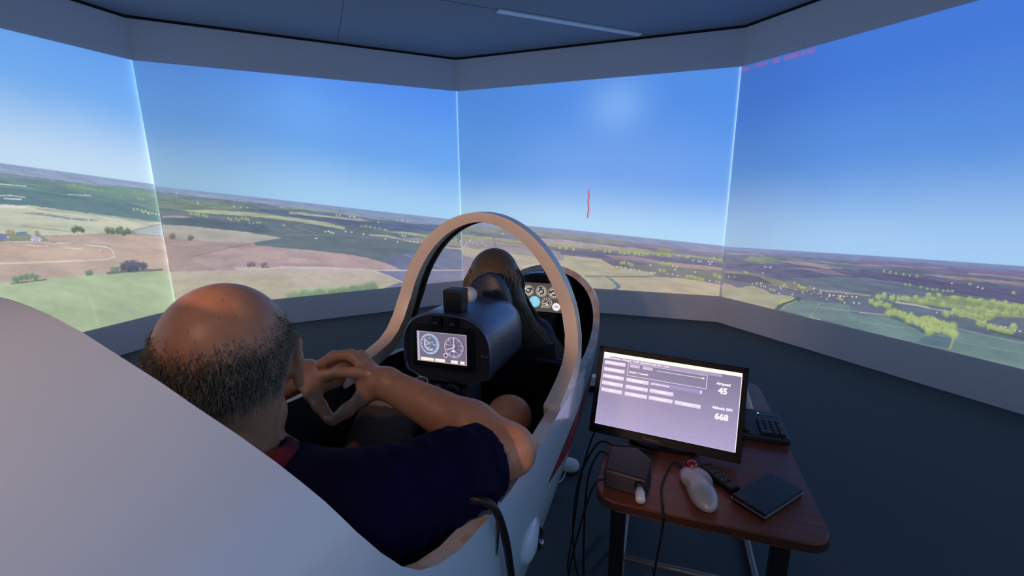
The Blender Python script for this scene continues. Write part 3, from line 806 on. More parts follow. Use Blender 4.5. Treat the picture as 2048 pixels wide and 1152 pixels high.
HORIZON['P5'] = [(0.0, 0.665), (1.5, 0.86), (3.0, 1.08)]
lc = list(np.linspace(0, 1.9, 120)) + list(np.linspace(1.9, PW, 330))[1:]
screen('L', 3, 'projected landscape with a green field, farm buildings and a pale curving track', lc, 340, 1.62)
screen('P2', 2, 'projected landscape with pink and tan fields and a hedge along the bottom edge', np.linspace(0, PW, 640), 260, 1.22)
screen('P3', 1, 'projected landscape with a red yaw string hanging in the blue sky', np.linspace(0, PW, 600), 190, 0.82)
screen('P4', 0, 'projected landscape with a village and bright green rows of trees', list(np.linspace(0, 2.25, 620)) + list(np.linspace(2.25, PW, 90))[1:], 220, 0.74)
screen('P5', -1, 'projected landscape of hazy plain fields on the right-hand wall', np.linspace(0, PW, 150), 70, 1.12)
HORIZON['P6'] = [(0.0, 1.08), (3.0, 1.30)]
HORIZON['P0'] = [(0.0, 1.30), (3.0, 1.62)]
for a_, b_ in (('P6', 'L'), ('P0', 'L')):
    SKY[a_], SKYMID[a_] = SKY[b_], SKYMID[b_]
screen('P6', -2, 'added projection of hazy fields brightening the room from the unseen back right wall', np.linspace(0, PW, 120), 60, 1.32)  # projection added on an unseen wall to brighten the room
screen('P0', 4, 'added projection of hazy fields brightening the room from the unseen back left wall', np.linspace(0, PW, 120), 60, 1.64)  # likewise added out of view, for more ambient light

# ------------------------------------------------------------------ the glider cockpit
X0 = -0.54
TAB = [  # y, half width, waist z, belly z, crown z
    (-2.3, .13, .86, .72, 1.00), (-1.6, .20, .86, .56, 1.08), (-0.9, .275, .855, .40, 1.19), (-0.3, .322, .85, .29, 1.287), (0.1, .334, .85, .255, 1.315),
    (0.2, .335, .85, .25, 1.318), (0.8, .336, .85, .24, 1.33), (1.3, .334, .845, .24, 1.334), (1.7, .318, .815, .25, 1.25), (2.05, .287, .785, .27, 1.09),
    (2.2, .268, .77, .285, 1.025), (2.6, .205, .72, .345, .90), (2.95, .115, .66, .45, .79), (3.12, .05, .63, .54, .69), (3.17, .012, .62, .60, .635)]
EDGE = [(.2, None), (.203, 1.306), (.21, 1.275), (.225, 1.233), (.25, 1.177), (.27, 1.13), (.285, 1.09), (.30, 1.058), (.318, 1.028), (.34, 1.004), (.37, .984), (.42, .962), (.5, .942),
        (.6, .92), (.8, .892), (1.0, .878), (1.25, .852), (1.4, .825), (1.5, .806), (1.6, .795), (1.75, .787), (1.9, .785), (1.98, .792), (2.03, .815), (2.07, .85), (2.105, .895), (2.14, .945), (2.17, .985), (2.19, 1.01), (2.2, None)]
_ty = [t[0] for t in TAB]
def sect(y):
    i = max(1, min(len(TAB) - 2, int(np.searchsorted(_ty, y))))
    return [float(np.interp(y, _ty, [t[k] for t in TAB])) for k in (1, 2, 3, 4)]
# smooth the table a little with a cubic through its points
def _cub(k):
    xs = np.array(_ty); v = np.array([t[k] for t in TAB])
    d = np.gradient(v, xs)
    def f(y):
        i = int(np.clip(np.searchsorted(xs, y) - 1, 0, len(xs) - 2))
        h = xs[i + 1] - xs[i]; t = min(1, max(0, (y - xs[i]) / h))
        return float((2 * t**3 - 3 * t**2 + 1) * v[i] + (t**3 - 2 * t**2 + t) * h * d[i] + (-2 * t**3 + 3 * t**2) * v[i + 1] + (t**3 - t**2) * h * d[i + 1])
    return f
_fw_, _fzw, _fzb, _fzt = _cub(1), _cub(2), _cub(3), _cub(4)
def hull(y, q, off=0.0):
    w, zw, zb, zt = _fw_(y), _fzw(y), _fzb(y), _fzt(y)
    s = math.sin(abs(q)); sg = 1 if q >= 0 else -1
    c = math.cos(q)
    x = w * (s ** 0.9 if abs(q) < math.pi / 2 else s) * sg
    z = zw - (zw - zb) * c if c > 0 else zw - (zt - zw) * c
    n = Vector((x / max(w, .01) ** 2, 0, (z - zw) / ((zt - zw) if z > zw else (zw - zb)) ** 2))
    if n.length > 0: n.normalize()
    return Vector((X0 + x, y, z)) + n * off
def q_of(y, z):
    zw, zb, zt = _fzw(y), _fzb(y), _fzt(y)
    c = (zw - z) / (zw - zb) if z < zw else (zw - z) / (zt - zw)
    return math.acos(max(-1, min(1, c)))
def edge_z(y):
    ys = [e[0] for e in EDGE]; zs = [e[1] if e[1] else _fzt(e[0]) for e in EDGE]
    return float(np.interp(y, ys, zs))
def edge_q(y):
    if y <= .2 or y >= 2.2: return math.pi
    return q_of(y, edge_z(y))

GEL = mat('white_gelcoat', (214, 226, 238), 0.34, var=0.025, scale=7, coat=0.9)
DARK = mat('black_cockpit_lining', (17, 17, 22), 0.8, var=0.2)
NAVYPAD = mat('dark_blue_leatherette', (26, 34, 62), 0.45, var=0.15, bump=0.1, scale=120)
SATIN = mat('black_satin_shell', (118, 128, 150), 0.34, metal=0.75, var=0.1, scale=60)
PLATE = mat('dark_grey_panel_plate', (62, 56, 60), 0.6, var=0.1)
BLACK = mat('black_plastic', (12, 12, 14), 0.45, var=0.1)
WHITEP = mat('white_plastic', (205, 208, 212), 0.4, var=0.03)
GREYCLOTH = mat('grey_lining_cloth', (112, 118, 128), 0.95, var=0.15, scale=200, bump=0.3)

def rim_material():
    m = mat('worn_white_rim', (214, 206, 204), 0.55, var=0.02)
    nt = m.node_tree
    b = nt.nodes['Principled BSDF']
    nz = nt.nodes.new('ShaderNodeTexNoise'); nz.inputs['Scale'].default_value = 14; nz.inputs['Detail'].default_value = 6
    tc = nt.nodes.new('ShaderNodeTexCoord'); nt.links.new(tc.outputs['Object'], nz.inputs['Vector'])
    rp = nt.nodes.new('ShaderNodeValToRGB')
    rp.color_ramp.elements[0].position = .50; rp.color_ramp.elements[1].position = .54
    rp.color_ramp.elements[0].color = (*lin((214, 208, 208)), 1); rp.color_ramp.elements[1].color = (*lin((206, 178, 164)), 1)
    nt.links.new(nz.outputs[0], rp.inputs[0]); nt.links.new(rp.outputs[0], b.inputs['Base Color'])
    return m
RIM = rim_material()

glider = empty('glider_cockpit', (X0, 0.8, 0), 'white two-seat glider cockpit simulator with open canopy rim and hoop', 'glider')

ys = sorted(set([round(v, 4) for v in list(np.linspace(-2.3, .2, 40)) + [e[0] for e in EDGE] + list(np.linspace(.3, 2.0, 60)) + list(np.linspace(2.2, 3.17, 34)) + [.2005, .2015, .206, .2175, .2375, .26, .2775, .2925, .309, .329, .355, .395, 2.05, 2.09, 2.12, 2.155, 2.18, 2.195, 2.199]]))
NQ = 44
V, F = [], []
for y in ys:
    qe = edge_q(y)
    for j in range(-NQ, NQ + 1):
        V.append(hull(y, qe * j / NQ))
n_ = 2 * NQ + 1
for i in range(len(ys) - 1):
    for j in range(2 * NQ):
        a = i * n_ + j
        F.append((a, a + 1, a + n_ + 1, a + n_))
bm = bmesh.new()
me_ = mesh('hull', V, F)
bm.from_mesh(me_); bpy.data.meshes.remove(me_)
bmesh.ops.remove_doubles(bm, verts=bm.verts[:], dist=1e-5)
for end in (-2.3, 3.17):
    es = [e for e in bm.edges if e.is_boundary and all(abs(v.co.y - end) < 1e-4 for v in e.verts)]
    if es: bmesh.ops.holes_fill(bm, edges=es)
bmesh.ops.recalc_face_normals(bm, faces=bm.faces[:])
cen = [f for f in bm.faces if abs(f.calc_center_median().z - .3) < .1]
if sum(f.normal.z for f in cen) > 0:
    bmesh.ops.reverse_faces(bm, faces=bm.faces[:])
ho = obj('hull', bm_mesh('hull', bm), [GEL, DARK, RIM], glider, True)
ho['label'] = 'glossy white fuselage shell with worn cockpit rim'
sd_ = ho.modifiers.new('wall', 'SOLIDIFY')
sd_.thickness, sd_.offset, sd_.material_offset, sd_.material_offset_rim = 0.030, -1, 1, 2
sd_.use_quality_normals = True
es_ = ho.modifiers.new('split', 'EDGE_SPLIT'); es_.split_angle = math.radians(50)

# canopy hoop between the seats: rises from the right sill, arches over, sinks into the left sill
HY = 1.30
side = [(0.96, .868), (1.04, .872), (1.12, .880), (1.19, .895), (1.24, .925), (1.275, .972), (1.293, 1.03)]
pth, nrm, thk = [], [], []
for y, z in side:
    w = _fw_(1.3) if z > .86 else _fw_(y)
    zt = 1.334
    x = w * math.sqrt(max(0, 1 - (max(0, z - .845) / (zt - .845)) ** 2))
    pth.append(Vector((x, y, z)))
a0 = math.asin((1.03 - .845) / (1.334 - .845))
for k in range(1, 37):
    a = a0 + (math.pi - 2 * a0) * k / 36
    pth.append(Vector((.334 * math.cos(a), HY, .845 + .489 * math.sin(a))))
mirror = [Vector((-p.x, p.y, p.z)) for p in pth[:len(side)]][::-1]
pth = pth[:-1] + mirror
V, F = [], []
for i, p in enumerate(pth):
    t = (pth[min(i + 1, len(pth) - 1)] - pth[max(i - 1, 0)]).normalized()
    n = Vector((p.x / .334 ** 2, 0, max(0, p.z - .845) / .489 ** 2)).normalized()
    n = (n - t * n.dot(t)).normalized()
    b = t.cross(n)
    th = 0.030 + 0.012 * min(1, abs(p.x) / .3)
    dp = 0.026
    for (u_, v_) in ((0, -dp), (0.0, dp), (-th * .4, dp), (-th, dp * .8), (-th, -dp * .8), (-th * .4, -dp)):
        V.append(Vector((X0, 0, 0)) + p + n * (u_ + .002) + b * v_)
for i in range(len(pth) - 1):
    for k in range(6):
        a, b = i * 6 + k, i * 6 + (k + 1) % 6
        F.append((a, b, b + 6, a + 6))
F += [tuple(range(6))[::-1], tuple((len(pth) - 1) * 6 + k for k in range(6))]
hp = obj('canopy_hoop', mesh('canopy_hoop', V, F), [mat('warm_lit_hoop_white', (232, 212, 194), 0.4, var=0.03, scale=9, coat=0.4)], glider, True)  # white hoop with the warm lamplight put into its colour
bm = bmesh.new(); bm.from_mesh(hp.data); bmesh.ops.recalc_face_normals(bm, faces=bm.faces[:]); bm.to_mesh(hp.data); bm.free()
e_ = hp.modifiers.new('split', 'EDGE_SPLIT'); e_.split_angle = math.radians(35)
# dark rubber lining inside the hoop's front half
V, F = [], []
for i, p in enumerate(pth[5:-5]):
    n = Vector((p.x / .334 ** 2, 0, max(0, p.z - .845) / .489 ** 2)).normalized()
    th = 0.030 + 0.012 * min(1, abs(p.x) / .3)
    for dy, dn in ((.022, -th + .004), (.022, -th - .002), (.064, -th - .002), (.064, -th + .012), (.03, -th + .012)):
        V.append(Vector((X0, dy, 0)) + p + n * dn)
m_ = len(pth) - 10
for i in range(m_ - 1):
    for k in range(5):
        a, b = i * 5 + k, i * 5 + (k + 1) % 5
        F.append((a, b, b + 5, a + 5))
hl = obj('hoop_lining', mesh('hoop_lining', V, F), [BLACK], hp, True)

# red stripe along the lower right and left flanks
REDP = mat('red_stripe_paint', (150, 38, 34), 0.35, var=0.06, coat=0.3)
for sg in (1, -1):
    V, F = [], []
    yy = list(np.linspace(.86, 3.0, 50))
    for y in yy:
        zu = .752 - .05 * (y - .86)
        zl = zu - .003 - min(.12, .30 * (y - .86))
        for k in range(5):
            V.append(hull(y, sg * q_of(y, zl + (zu - zl) * k / 4), .0012))
    for i in range(len(yy) - 1):
        for k in range(4):
            a = i * 5 + k
            F.append((a, a + 1, a + 6, a + 5) if sg < 0 else (a, a + 5, a + 6, a + 1))
    obj('red_stripe', mesh('red_stripe', V, F), [REDP], ho, True)

# fairing with an oval metal-rimmed port low on the right flank
pc = hull(.735, q_of(.735, .71), -.004)
V, F = [], []
for i in range(13):
    s = -1 + 2 * i / 12
    for k in range(9):
        a = math.pi * k / 8
        r = math.sqrt(max(0, 1 - s * s)) * (1 - .25 * s)
        V.append(pc + Vector((.020 * r * math.sin(a), .055 * s, .040 * r * math.cos(a))))
for i in range(12):
    for k in range(8):
        a = i * 9 + k
        F.append((a, a + 9, a + 10, a + 1))
fa = obj('port_fairing', mesh('port_fairing', V, F), [GEL], glider, True)
lathe('port', [(.022, .0), (.022, .006), (.018, .009), (.015, .004), (.001, .003)], BLACK, fa, pc + Vector((.013, .010, -.008)), axis=(.95, .10, .12), n=20)
lathe('port_stud', [(.006, .0), (.006, .010), (.001, .012)], mat('bright_metal', (190, 192, 195), .25, metal=.9), fa, pc + Vector((.016, .010, -.018)), axis=(.95, .10, .12), n=10)
# strips of dark tape by the rim
TAPE = mat('dark_green_tape', (34, 44, 40), 0.5, var=0.3, scale=80)
def decal(name, y0, z0, y1, z1, w, m, parent):
    V = []
    for k in range(6):
        t = k / 5
        y, z = y0 + (y1 - y0) * t, z0 + (z1 - z0) * t
        ww = w * (1 - .5 * t) * (1 + .3 * math.sin(k * 2.4))
        V += [hull(y - ww, q_of(y - ww, z), .0022), hull(y + ww, q_of(y + ww, z), .0022)]
    return obj(name, mesh(name, V, [(2 * k, 2 * k + 1, 2 * k + 3, 2 * k + 2) for k in range(5)]), m, parent)
decal('dark_tape', .535, .925, .515, .87, .006, [TAPE], ho)
decal('pale_tape', .545, .955, .536, .926, .005, [WHITEP], ho)
decal('dark_tape', 1.195, .845, 1.195, .80, .003, [TAPE], ho)

# lining cloth inside the right rim, beside the rear pilot
V, F = [], []
for i, y in enumerate(np.linspace(.40, .78, 14)):
    for k in range(5):
        z = edge_z(y) - .012 - .05 * k
        V.append(hull(y, q_of(y, z), -.034 - .004 * math.sin(i * 1.3)))
for i in range(13):
    for k in range(4):
        a = i * 5 + k
        F.append((a, a + 1, a + 6, a + 5))
obj('side_lining', mesh('side_lining', V, F), [GREYCLOTH], ho, True)

# seats: a bent shell each
def seat(name, pts, half, m):
    V, F = [], []
    P = spline(pts, 5)
    for p in P:
        for k in range(9):
            s = -1 + 2 * k / 8
            V.append(Vector((X0 + s * half, p.y, p.z + .05 * s * s)))
    for i in range(len(P) - 1):
        for k in range(8):
            a = i * 9 + k
            F.append((a, a + 1, a + 10, a + 9))
    o = obj(name, mesh(name, V, F), [m], glider, True)
    s_ = o.modifiers.new('pad', 'SOLIDIFY'); s_.thickness = .03; s_.offset = -1
    return o
seat('rear_seat', [(0, .17, 1.00), (0, .26, .72), (0, .40, .44), (0, .56, .36), (0, .80, .40), (0, .95, .50)], .23, DARK)
seat('front_seat', [(0, 1.40, .84), (0, 1.50, .62), (0, 1.60, .40), (0, 1.72, .34), (0, 1.88, .37), (0, 1.98, .44)], .22, DARK)
tube('seat_crossbar', spline([(X0 - .26, 1.40, .812), (X0 - .1, 1.395, .825), (X0 + .1, 1.395, .828), (X0 + .27, 1.40, .815)], 6), .016, NAVYPAD, glider, 10)

# front headrest: arched pad, its sides facing the screens
def arch_pad(name, cx, y0, y1, hw, zb, zt, m, parent, taper=.9):
    def out(s, y, n=20):
        r = [(cx - hw * s, y, zb)]
        zm = zb + (zt - zb) * .42
        for k in range(n + 1):
            a = math.pi - math.pi * k / n
            r.append((cx + hw * s * math.cos(a), y, zm + (zt - zm) * s * math.sin(a) ** .85))
        r.append((cx + hw * s, y, zb))
        return r
    rings = [out(.86, y0), out(1, y0 + .010), out(1, y1 - .010), out(.86, y1)]
    n = len(rings[0])
    V = [v for r in rings for v in r]
    F = []
    for i in range(3):
        for k in range(n):
            a, b = i * n + k, i * n + (k + 1) % n
            F.append((a, b, b + n, a + n))
    F += [tuple(range(n))[::-1], tuple(3 * n + k for k in range(n))]
    return obj(name, mesh(name, V, F), [m], parent, True)
hr = arch_pad('headrest', -.560, 1.365, 1.425, .085, .84, 1.122, NAVYPAD, glider)
m_ = hr.modifiers.new('split', 'EDGE_SPLIT'); m_.split_angle = math.radians(40)

# instrument pods
def pod(name, cx, yf, yb, hw, ztop, zlow, zneck, zfoot, neck):
    """hooded panel facing -y: domed shell from yf forward to yb, plate set back in it, pedestal below"""
    root = empty(name, (cx, yf, zfoot))
    root.parent = glider
    root.matrix_parent_inverse = parent_inv(glider)
    root.location = (cx, yf, zfoot)
    def outline(s=1.0, dz=0.0):
        zm = zlow + (ztop - zlow) * .36
        pts = [(-neck * s, zneck + dz)]
        pts += [(-hw * s * .97, zlow - .004 + dz), (-hw * s, zlow + .02 + dz)]
        for k in range(21):
            a = math.pi - math.pi * k / 20
            ca, sa = math.cos(a), math.sin(a)
            pts.append((hw * s * (abs(ca) ** .72) * (1 if ca > 0 else -1), zm + dz + (ztop - zm) * s * sa ** .80))
        pts += [(hw * s, zlow + .02 + dz), (hw * s * .97, zlow - .004 + dz), (neck * s, zneck + dz)]
        return pts
    prof = [(yf + .012, .94, 0), (yf, .965, 0), (yf + .003, .995, 0), (yf + .012, 1.0, 0)]
    for k in range(1, 7):
        t = k / 6
        prof.append((yf + .012 + (yb - yf - .03) * t, 1 - .03 * t, -.012 * t * t))
    prof += [(yb - .006, .93, -.02), (yb, .80, -.03)]
    V, F = [], []
    for y, s, dz in prof:
        V += [(cx + x, y, z) for x, z in outline(s, dz)]
    n = len(outline())
    for i in range(len(prof) - 1):
        for k in range(n):
            a, b = i * n + k, i * n + (k + 1) % n
            F.append((a, b, b + n, a + n))
    F.append(tuple((len(prof) - 1) * n + k for k in range(n)))
    sh = obj('hood', mesh('hood', V, F), [SATIN], root, True)
    pl = [(cx + x, yf + .010, z) for x, z in outline(.945)]
    obj('panel_plate', mesh('panel_plate', pl + [(x, y + .004, z) for x, y, z in pl], [tuple(range(n)), tuple(range(2 * n - 1, n - 1, -1))] + [(k, k + n, (k + 1) % n + n, (k + 1) % n) for k in range(n)]), [PLATE], root)
    box('pedestal', (cx, yf + .055, (zneck + zfoot) / 2), (neck * 2.0, .09, zneck - zfoot + .02), PLATE, root, .008)
    return root

ART = attr_emit('lit_display_picture', 0.02, 1.0, 0.3)
rp_ = pod('rear_instrument_pod', -.556, 1.045, 1.36, .137, 1.068, .895, .862, .40, .066)
# tablet display on the rear pod
TC = Vector((-.563, 1.040, .972)); TR = Vector((1, -.01, .012)).normalized(); TU = Vector((-.012, .06, 1)).normalized()
rotT = Matrix((TR, TU, TR.cross(TU))).transposed()
tb = box('tablet', TC + TR.cross(TU) * -.004, (.192, .120, .010), BLACK, rp_, .003, rotT)
cv = Canvas(TC + TR.cross(TU) * .0013, TR, TU)
w, h = .155 / 2, .087 / 2
cv.rect(-w, -h, w, h, (122, 112, 134))
cv.rect(-w, -h, -w + .007, h, (208, 190, 214))
for k in range(18): cv.rect(-w + .001, -h + .004 + k * .0045, -w + .006, -h + .006 + k * .0045, (186, 168, 196))
cv.line(-w, h - .0006, w, h - .0006, .0012, (190, 176, 200)); cv.line(w - .0006, -h, w - .0006, h, .0012, (200, 186, 206)); cv.line(-w, -h + .001, w, -h + .001, .002, (190, 176, 168))
# airspeed dial
ax, ay, ar = -.036, .008, .030
cv.disc(ax + .001, ay - .001, ar + .0015, (92, 92, 116)); cv.disc(ax, ay, ar, (150, 166, 202)); cv.disc(ax - .004, ay, ar * .80, (112, 118, 146))
cv.ring(ax, ay, ar * .93, ar, (196, 214, 236))
cv.ring(ax, ay, ar * .52, ar * .62, (236, 226, 240), 150, 300)
for k in range(11):
    a = math.radians(100 + 26 * k); cv.line(ax + ar * .78 * math.cos(a), ay + ar * .78 * math.sin(a), ax + ar * .93 * math.cos(a), ay + ar * .93 * math.sin(a), .0012, (228, 226, 242))
for s_, dx, dy in (('50', .0, .018), ('250', -.016, .011), ('200', -.011, .0), ('180', -.006, -.009), ('100', .013, .0), ('150', .005, -.013), ('km/h', .003, .007)):
    cv.text(s_, ax + dx - .004, ay + dy - .003, .0065, (236, 226, 240))
cv.line(ax, ay, ax - .019, ay + .019, .0022, (246, 240, 246), .001)
# altimeter dial
bx, by, br = .040, .006, .0295
cv.disc(bx + .002, by + .001, br + .0005, (58, 48, 76)); cv.disc(bx, by, br, (112, 100, 132)); cv.ring(bx, by, br * .93, br, (216, 200, 226)); cv.ring(bx, by, br * .80, br * .83, (190, 176, 204))
for k in range(10):
    a = math.radians(90 - 36 * k); cv.line(bx + br * .68 * math.cos(a), by + br * .68 * math.sin(a), bx + br * .92 * math.cos(a), by + br * .92 * math.sin(a), .0013, (236, 226, 240))
    cv.text(str(k), bx + br * .55 * math.cos(a) - .0016, by + br * .55 * math.sin(a) - .002, .006, (232, 220, 238))
cv.text('ALT', bx - .011, by + .005, .0048, (232, 220, 238))
cv.line(bx, by, bx + .0005, by + .025, .0018, (244, 238, 246), .0012); cv.line(bx, by, bx - .019, by - .008, .0028, (250, 246, 250), .0012)
cv.add([(bx - .008, by - .013), (bx + .007, by - .013), (bx + .0, by - .004)], [(0, 1, 2)], (238, 228, 244)); cv.line(bx, by, bx + .004, by + .009, .004, (240, 232, 246), .001)
cv.ring(.0145, -.019, .0042, .0062, (244, 240, 246)); cv.disc(.0145, -.019, .0042, (70, 62, 84))
for x0, x1 in ((-.064, -.022), (-.019, .013), (.031, .052), (.060, .073)): cv.rect(x0, -.0395, x1, -.031, (252, 244, 226))
cv.build('screen', ART, tb)
# switch blocks, buttons and knobs
for dx in (-.022, .028): 
    sb = box('switch_block', (-.556 + dx, 1.048, 1.041), (.030, .016, .030), BLACK, rp_, .002)
    box('switch', (-.556 + dx, 1.039, 1.044), (.016, .006, .008), mat('grey_switch', (70, 72, 80), .5), sb, .001)
for zz, dx in ((.956, .112), (.955, .124)):
    lathe('button', [(.005, 0), (.005, .008), (.002, .010)], mat('grey_button', (96, 98, 112), .4), rp_, (-.556 + dx, 1.056, zz), axis=(0, -1, 0), n=12)
lathe('trim_knob', [(.024, 0), (.024, .014), (.019, .020), (.002, .021)], BLACK, rp_, (-.535, 1.054, .845), axis=(0, -1, .0), n=20)
lathe('small_knob', [(.010, 0), (.010, .010), (.002, .012)], mat('grey_button', (96, 98, 112), .4), rp_, (-.585, 1.054, .845), axis=(0, -1, 0), n=12)
# control stick in front of the pod
cs = tube('control_stick', spline([(-.60, .93, .42), (-.60, .955, .62), (-.600, .975, .80)], 5), .011, BLACK, glider)
lathe('grip', [(.012, 0), (.019, .012), (.021, .05), (.017, .085), (.019, .092), (.013, .10), (.002, .104)], BLACK, cs, (-.600, .978, .795), axis=(-.06, .12, 1), n=16)
lathe('grip_ring', [(.0195, 0), (.0205, .003), (.0195, .006)], mat('pale_ring', (190, 192, 200), .4), cs, (-.605, .990, .882), axis=(.3, -.35, 1), n=18)
# compass box on the hood
cb = box('compass_box', (-.544, 1.10, 1.098), (.058, .050, .064), BLACK, rp_, .005)
lathe('compass_bowl', [(.020, 0), (.024, .006), (.024, .026), (.018, .036), (.002, .040)], WHITEP, cb, (-.528, 1.125, 1.104), axis=(.35, 1, 0), n=20)

fp_ = pod('front_instrument_pod', -.535, 2.015, 2.19, .132, 1.012, .845, .80, .42, .055)
DC = Vector((-.530, 2.010, .893))
db = box('display_panel', DC + Vector((0, .004, 0)), (.206, .008, .152), BLACK, fp_, .003)
cv = Canvas(DC + Vector((0, -.0006, 0)), (1, 0, 0), (0, 0, 1))
cv.rect(-.098, -.071, .098, .071, (86, 78, 74))
gl = [(-.068, .031, .026), (-.002, .030, .028), (.060, .027, .028)]
for gi, (gx, gy, gr) in enumerate(gl):
    ec = ((196, 220, 200), (206, 194, 180), (204, 188, 172))[gi]
    cv.disc(gx, gy, gr, (66, 58, 56)); cv.ring(gx, gy, gr * .92, gr, ec); cv.disc(gx, gy, gr * .28, (150, 140, 140))
    for k in range(14):
        a = math.radians(60 + 23 * k + gi * 70)
        cv.line(gx + gr * .55 * math.cos(a), gy + gr * .55 * math.sin(a), gx + gr * .82 * math.cos(a), gy + gr * .82 * math.sin(a), .0042, (242, 236, 226))
    a = math.radians((140, 218, 205)[gi]); cv.line(gx, gy, gx + gr * .8 * math.cos(a), gy + gr * .8 * math.sin(a), .004, (252, 248, 240), .0015)
cv.disc(-.035, -.022, .028, (120, 196, 226)); cv.disc(-.035, -.022, .025, (142, 210, 236)); cv.line(-.035, -.036, -.035, .0, .002, (196, 232, 244)); cv.line(-.044, -.002, -.026, -.002, .0016, (186, 226, 240)); cv.disc(-.043, -.041, .003, (240, 248, 250))
cv.disc(.026, -.024, .0255, (70, 62, 60)); cv.ring(.026, -.024, .0225, .0255, (206, 194, 184))
for k in range(10):
    a = math.radians(90 - 36 * k); cv.line(.026 + .013 * math.cos(a), -.024 + .013 * math.sin(a), .026 + .020 * math.cos(a), -.024 + .020 * math.sin(a), .0032, (240, 232, 224))
cv.line(.026, -.024, .010, -.031, .0035, (250, 244, 236), .0015); cv.line(.026, -.024, .034, -.012, .003, (250, 244, 236), .001); cv.add([(.018, -.038), (.036, -.038), (.028, -.026)], [(0, 1, 2)], (236, 226, 214))
cv.ring(.004, -.045, .0035, .0055, (232, 222, 222))
cv.disc(.073, -.041, .0195, (246, 240, 250)); cv.rect(.063, -.047, .083, -.034, (176, 180, 200)); cv.rect(.065, -.045, .081, -.042, (204, 206, 220))
cv.build('screen', ART, db)
for dx in (-.045, .0): box('switch_block', (-.535 + dx, 2.015, .986), (.030, .012, .026), BLACK, fp_, .002)
lathe('trim_knob', [(.018, 0), (.018, .012), (.002, .014)], BLACK, fp_, (-.508, 2.024, .742), axis=(0, -1, 0), n=16)
fcb = box('compass_box', (-.505, 2.06, 1.035), (.046, .046, .062), BLACK, fp_, .004)

# dark trestles under the hull
for y in (0.05, 1.75):
    zb = _fzb(y)
    V = []
    for dy in (-.04, .04):
        V += [(X0 - .13, y + dy, 0), (X0 + .13, y + dy, 0)] + [tuple(hull(y + dy, q, .004)) for q in np.linspace(.42, -.42, 9)]
    n = 11
    F = [tuple(range(n))[::-1], tuple(range(n, 2 * n))] + [(k, (k + 1) % n, (k + 1) % n + n, k + n) for k in range(n)]
    obj('support_cradle', mesh('support_cradle', V, F), [BLACK], glider)

# ------------------------------------------------------------------ people: bodies from a blended distance field
def rcone(a, ra, b, rb, k=.02, cut=None):
    return ('c', np.array(a, float), ra, np.array(b, float), rb, k, cut)
def ell(c, r, k=.02, R_=None, cut=None):
    return ('e', np.array(c, float), np.array(r, float), R_, None, k, cut)

def field(prims, lo, hi, h):
    lo = np.array(lo, float)
    n = np.ceil((np.array(hi) - lo) / h).astype(int) + 1
    D = np.full(n, .5, np.float32)
    ax = [lo[i] + h * np.arange(n[i]) for i in range(3)]
    for t, a, ra, b, rb, k, cut in prims:
        if t == 'c':
            m0 = np.minimum(a - ra, b - rb); m1 = np.maximum(a + ra, b + rb)
        else:
            m0, m1 = a - max(ra), a + max(ra)
        pad = k + 4 * h
        i0 = np.clip(np.floor((m0 - pad - lo) / h).astype(int), 0, n); i1 = np.clip(np.ceil((m1 + pad - lo) / h).astype(int) + 1, 0, n)
        if np.any(i1 <= i0): continue
        X, Y, Z = np.meshgrid(*[ax[i][i0[i]:i1[i]] for i in range(3)], indexing='ij')
        if t == 'c':
            d = b - a; L2 = float(d @ d) + 1e-12
            tt = np.clip(((X - a[0]) * d[0] + (Y - a[1]) * d[1] + (Z - a[2]) * d[2]) / L2, 0, 1)
            q = np.sqrt((X - a[0] - tt * d[0]) ** 2 + (Y - a[1] - tt * d[1]) ** 2 + (Z - a[2] - tt * d[2]) ** 2) - (ra + (rb - ra) * tt)
        else:
            P = np.stack([X - a[0], Y - a[1], Z - a[2]], -1)
            if b is not None: P = P @ np.array(b)          # b: columns are the local axes
            k0 = np.sqrt(((P / ra) ** 2).sum(-1)); k1 = np.sqrt(((P / ra ** 2) ** 2).sum(-1)) + 1e-9
            q = k0 * (k0 - 1) / k1
        if cut is not None:
            p0, nn = np.array(cut[0]), np.array(cut[1], float); nn = nn / np.linalg.norm(nn)
            q = np.maximum(q, (X - p0[0]) * nn[0] + (Y - p0[1]) * nn[1] + (Z - p0[2]) * nn[2])
        S = D[i0[0]:i1[0], i0[1]:i1[1], i0[2]:i1[2]]
        hh = np.clip(.5 + .5 * (S - q) / k, 0, 1)
        S[...] = np.where(abs(S - q) >= k, np.minimum(S, q), S * (1 - hh) + q * hh - k * hh * (1 - hh))
    return D, lo

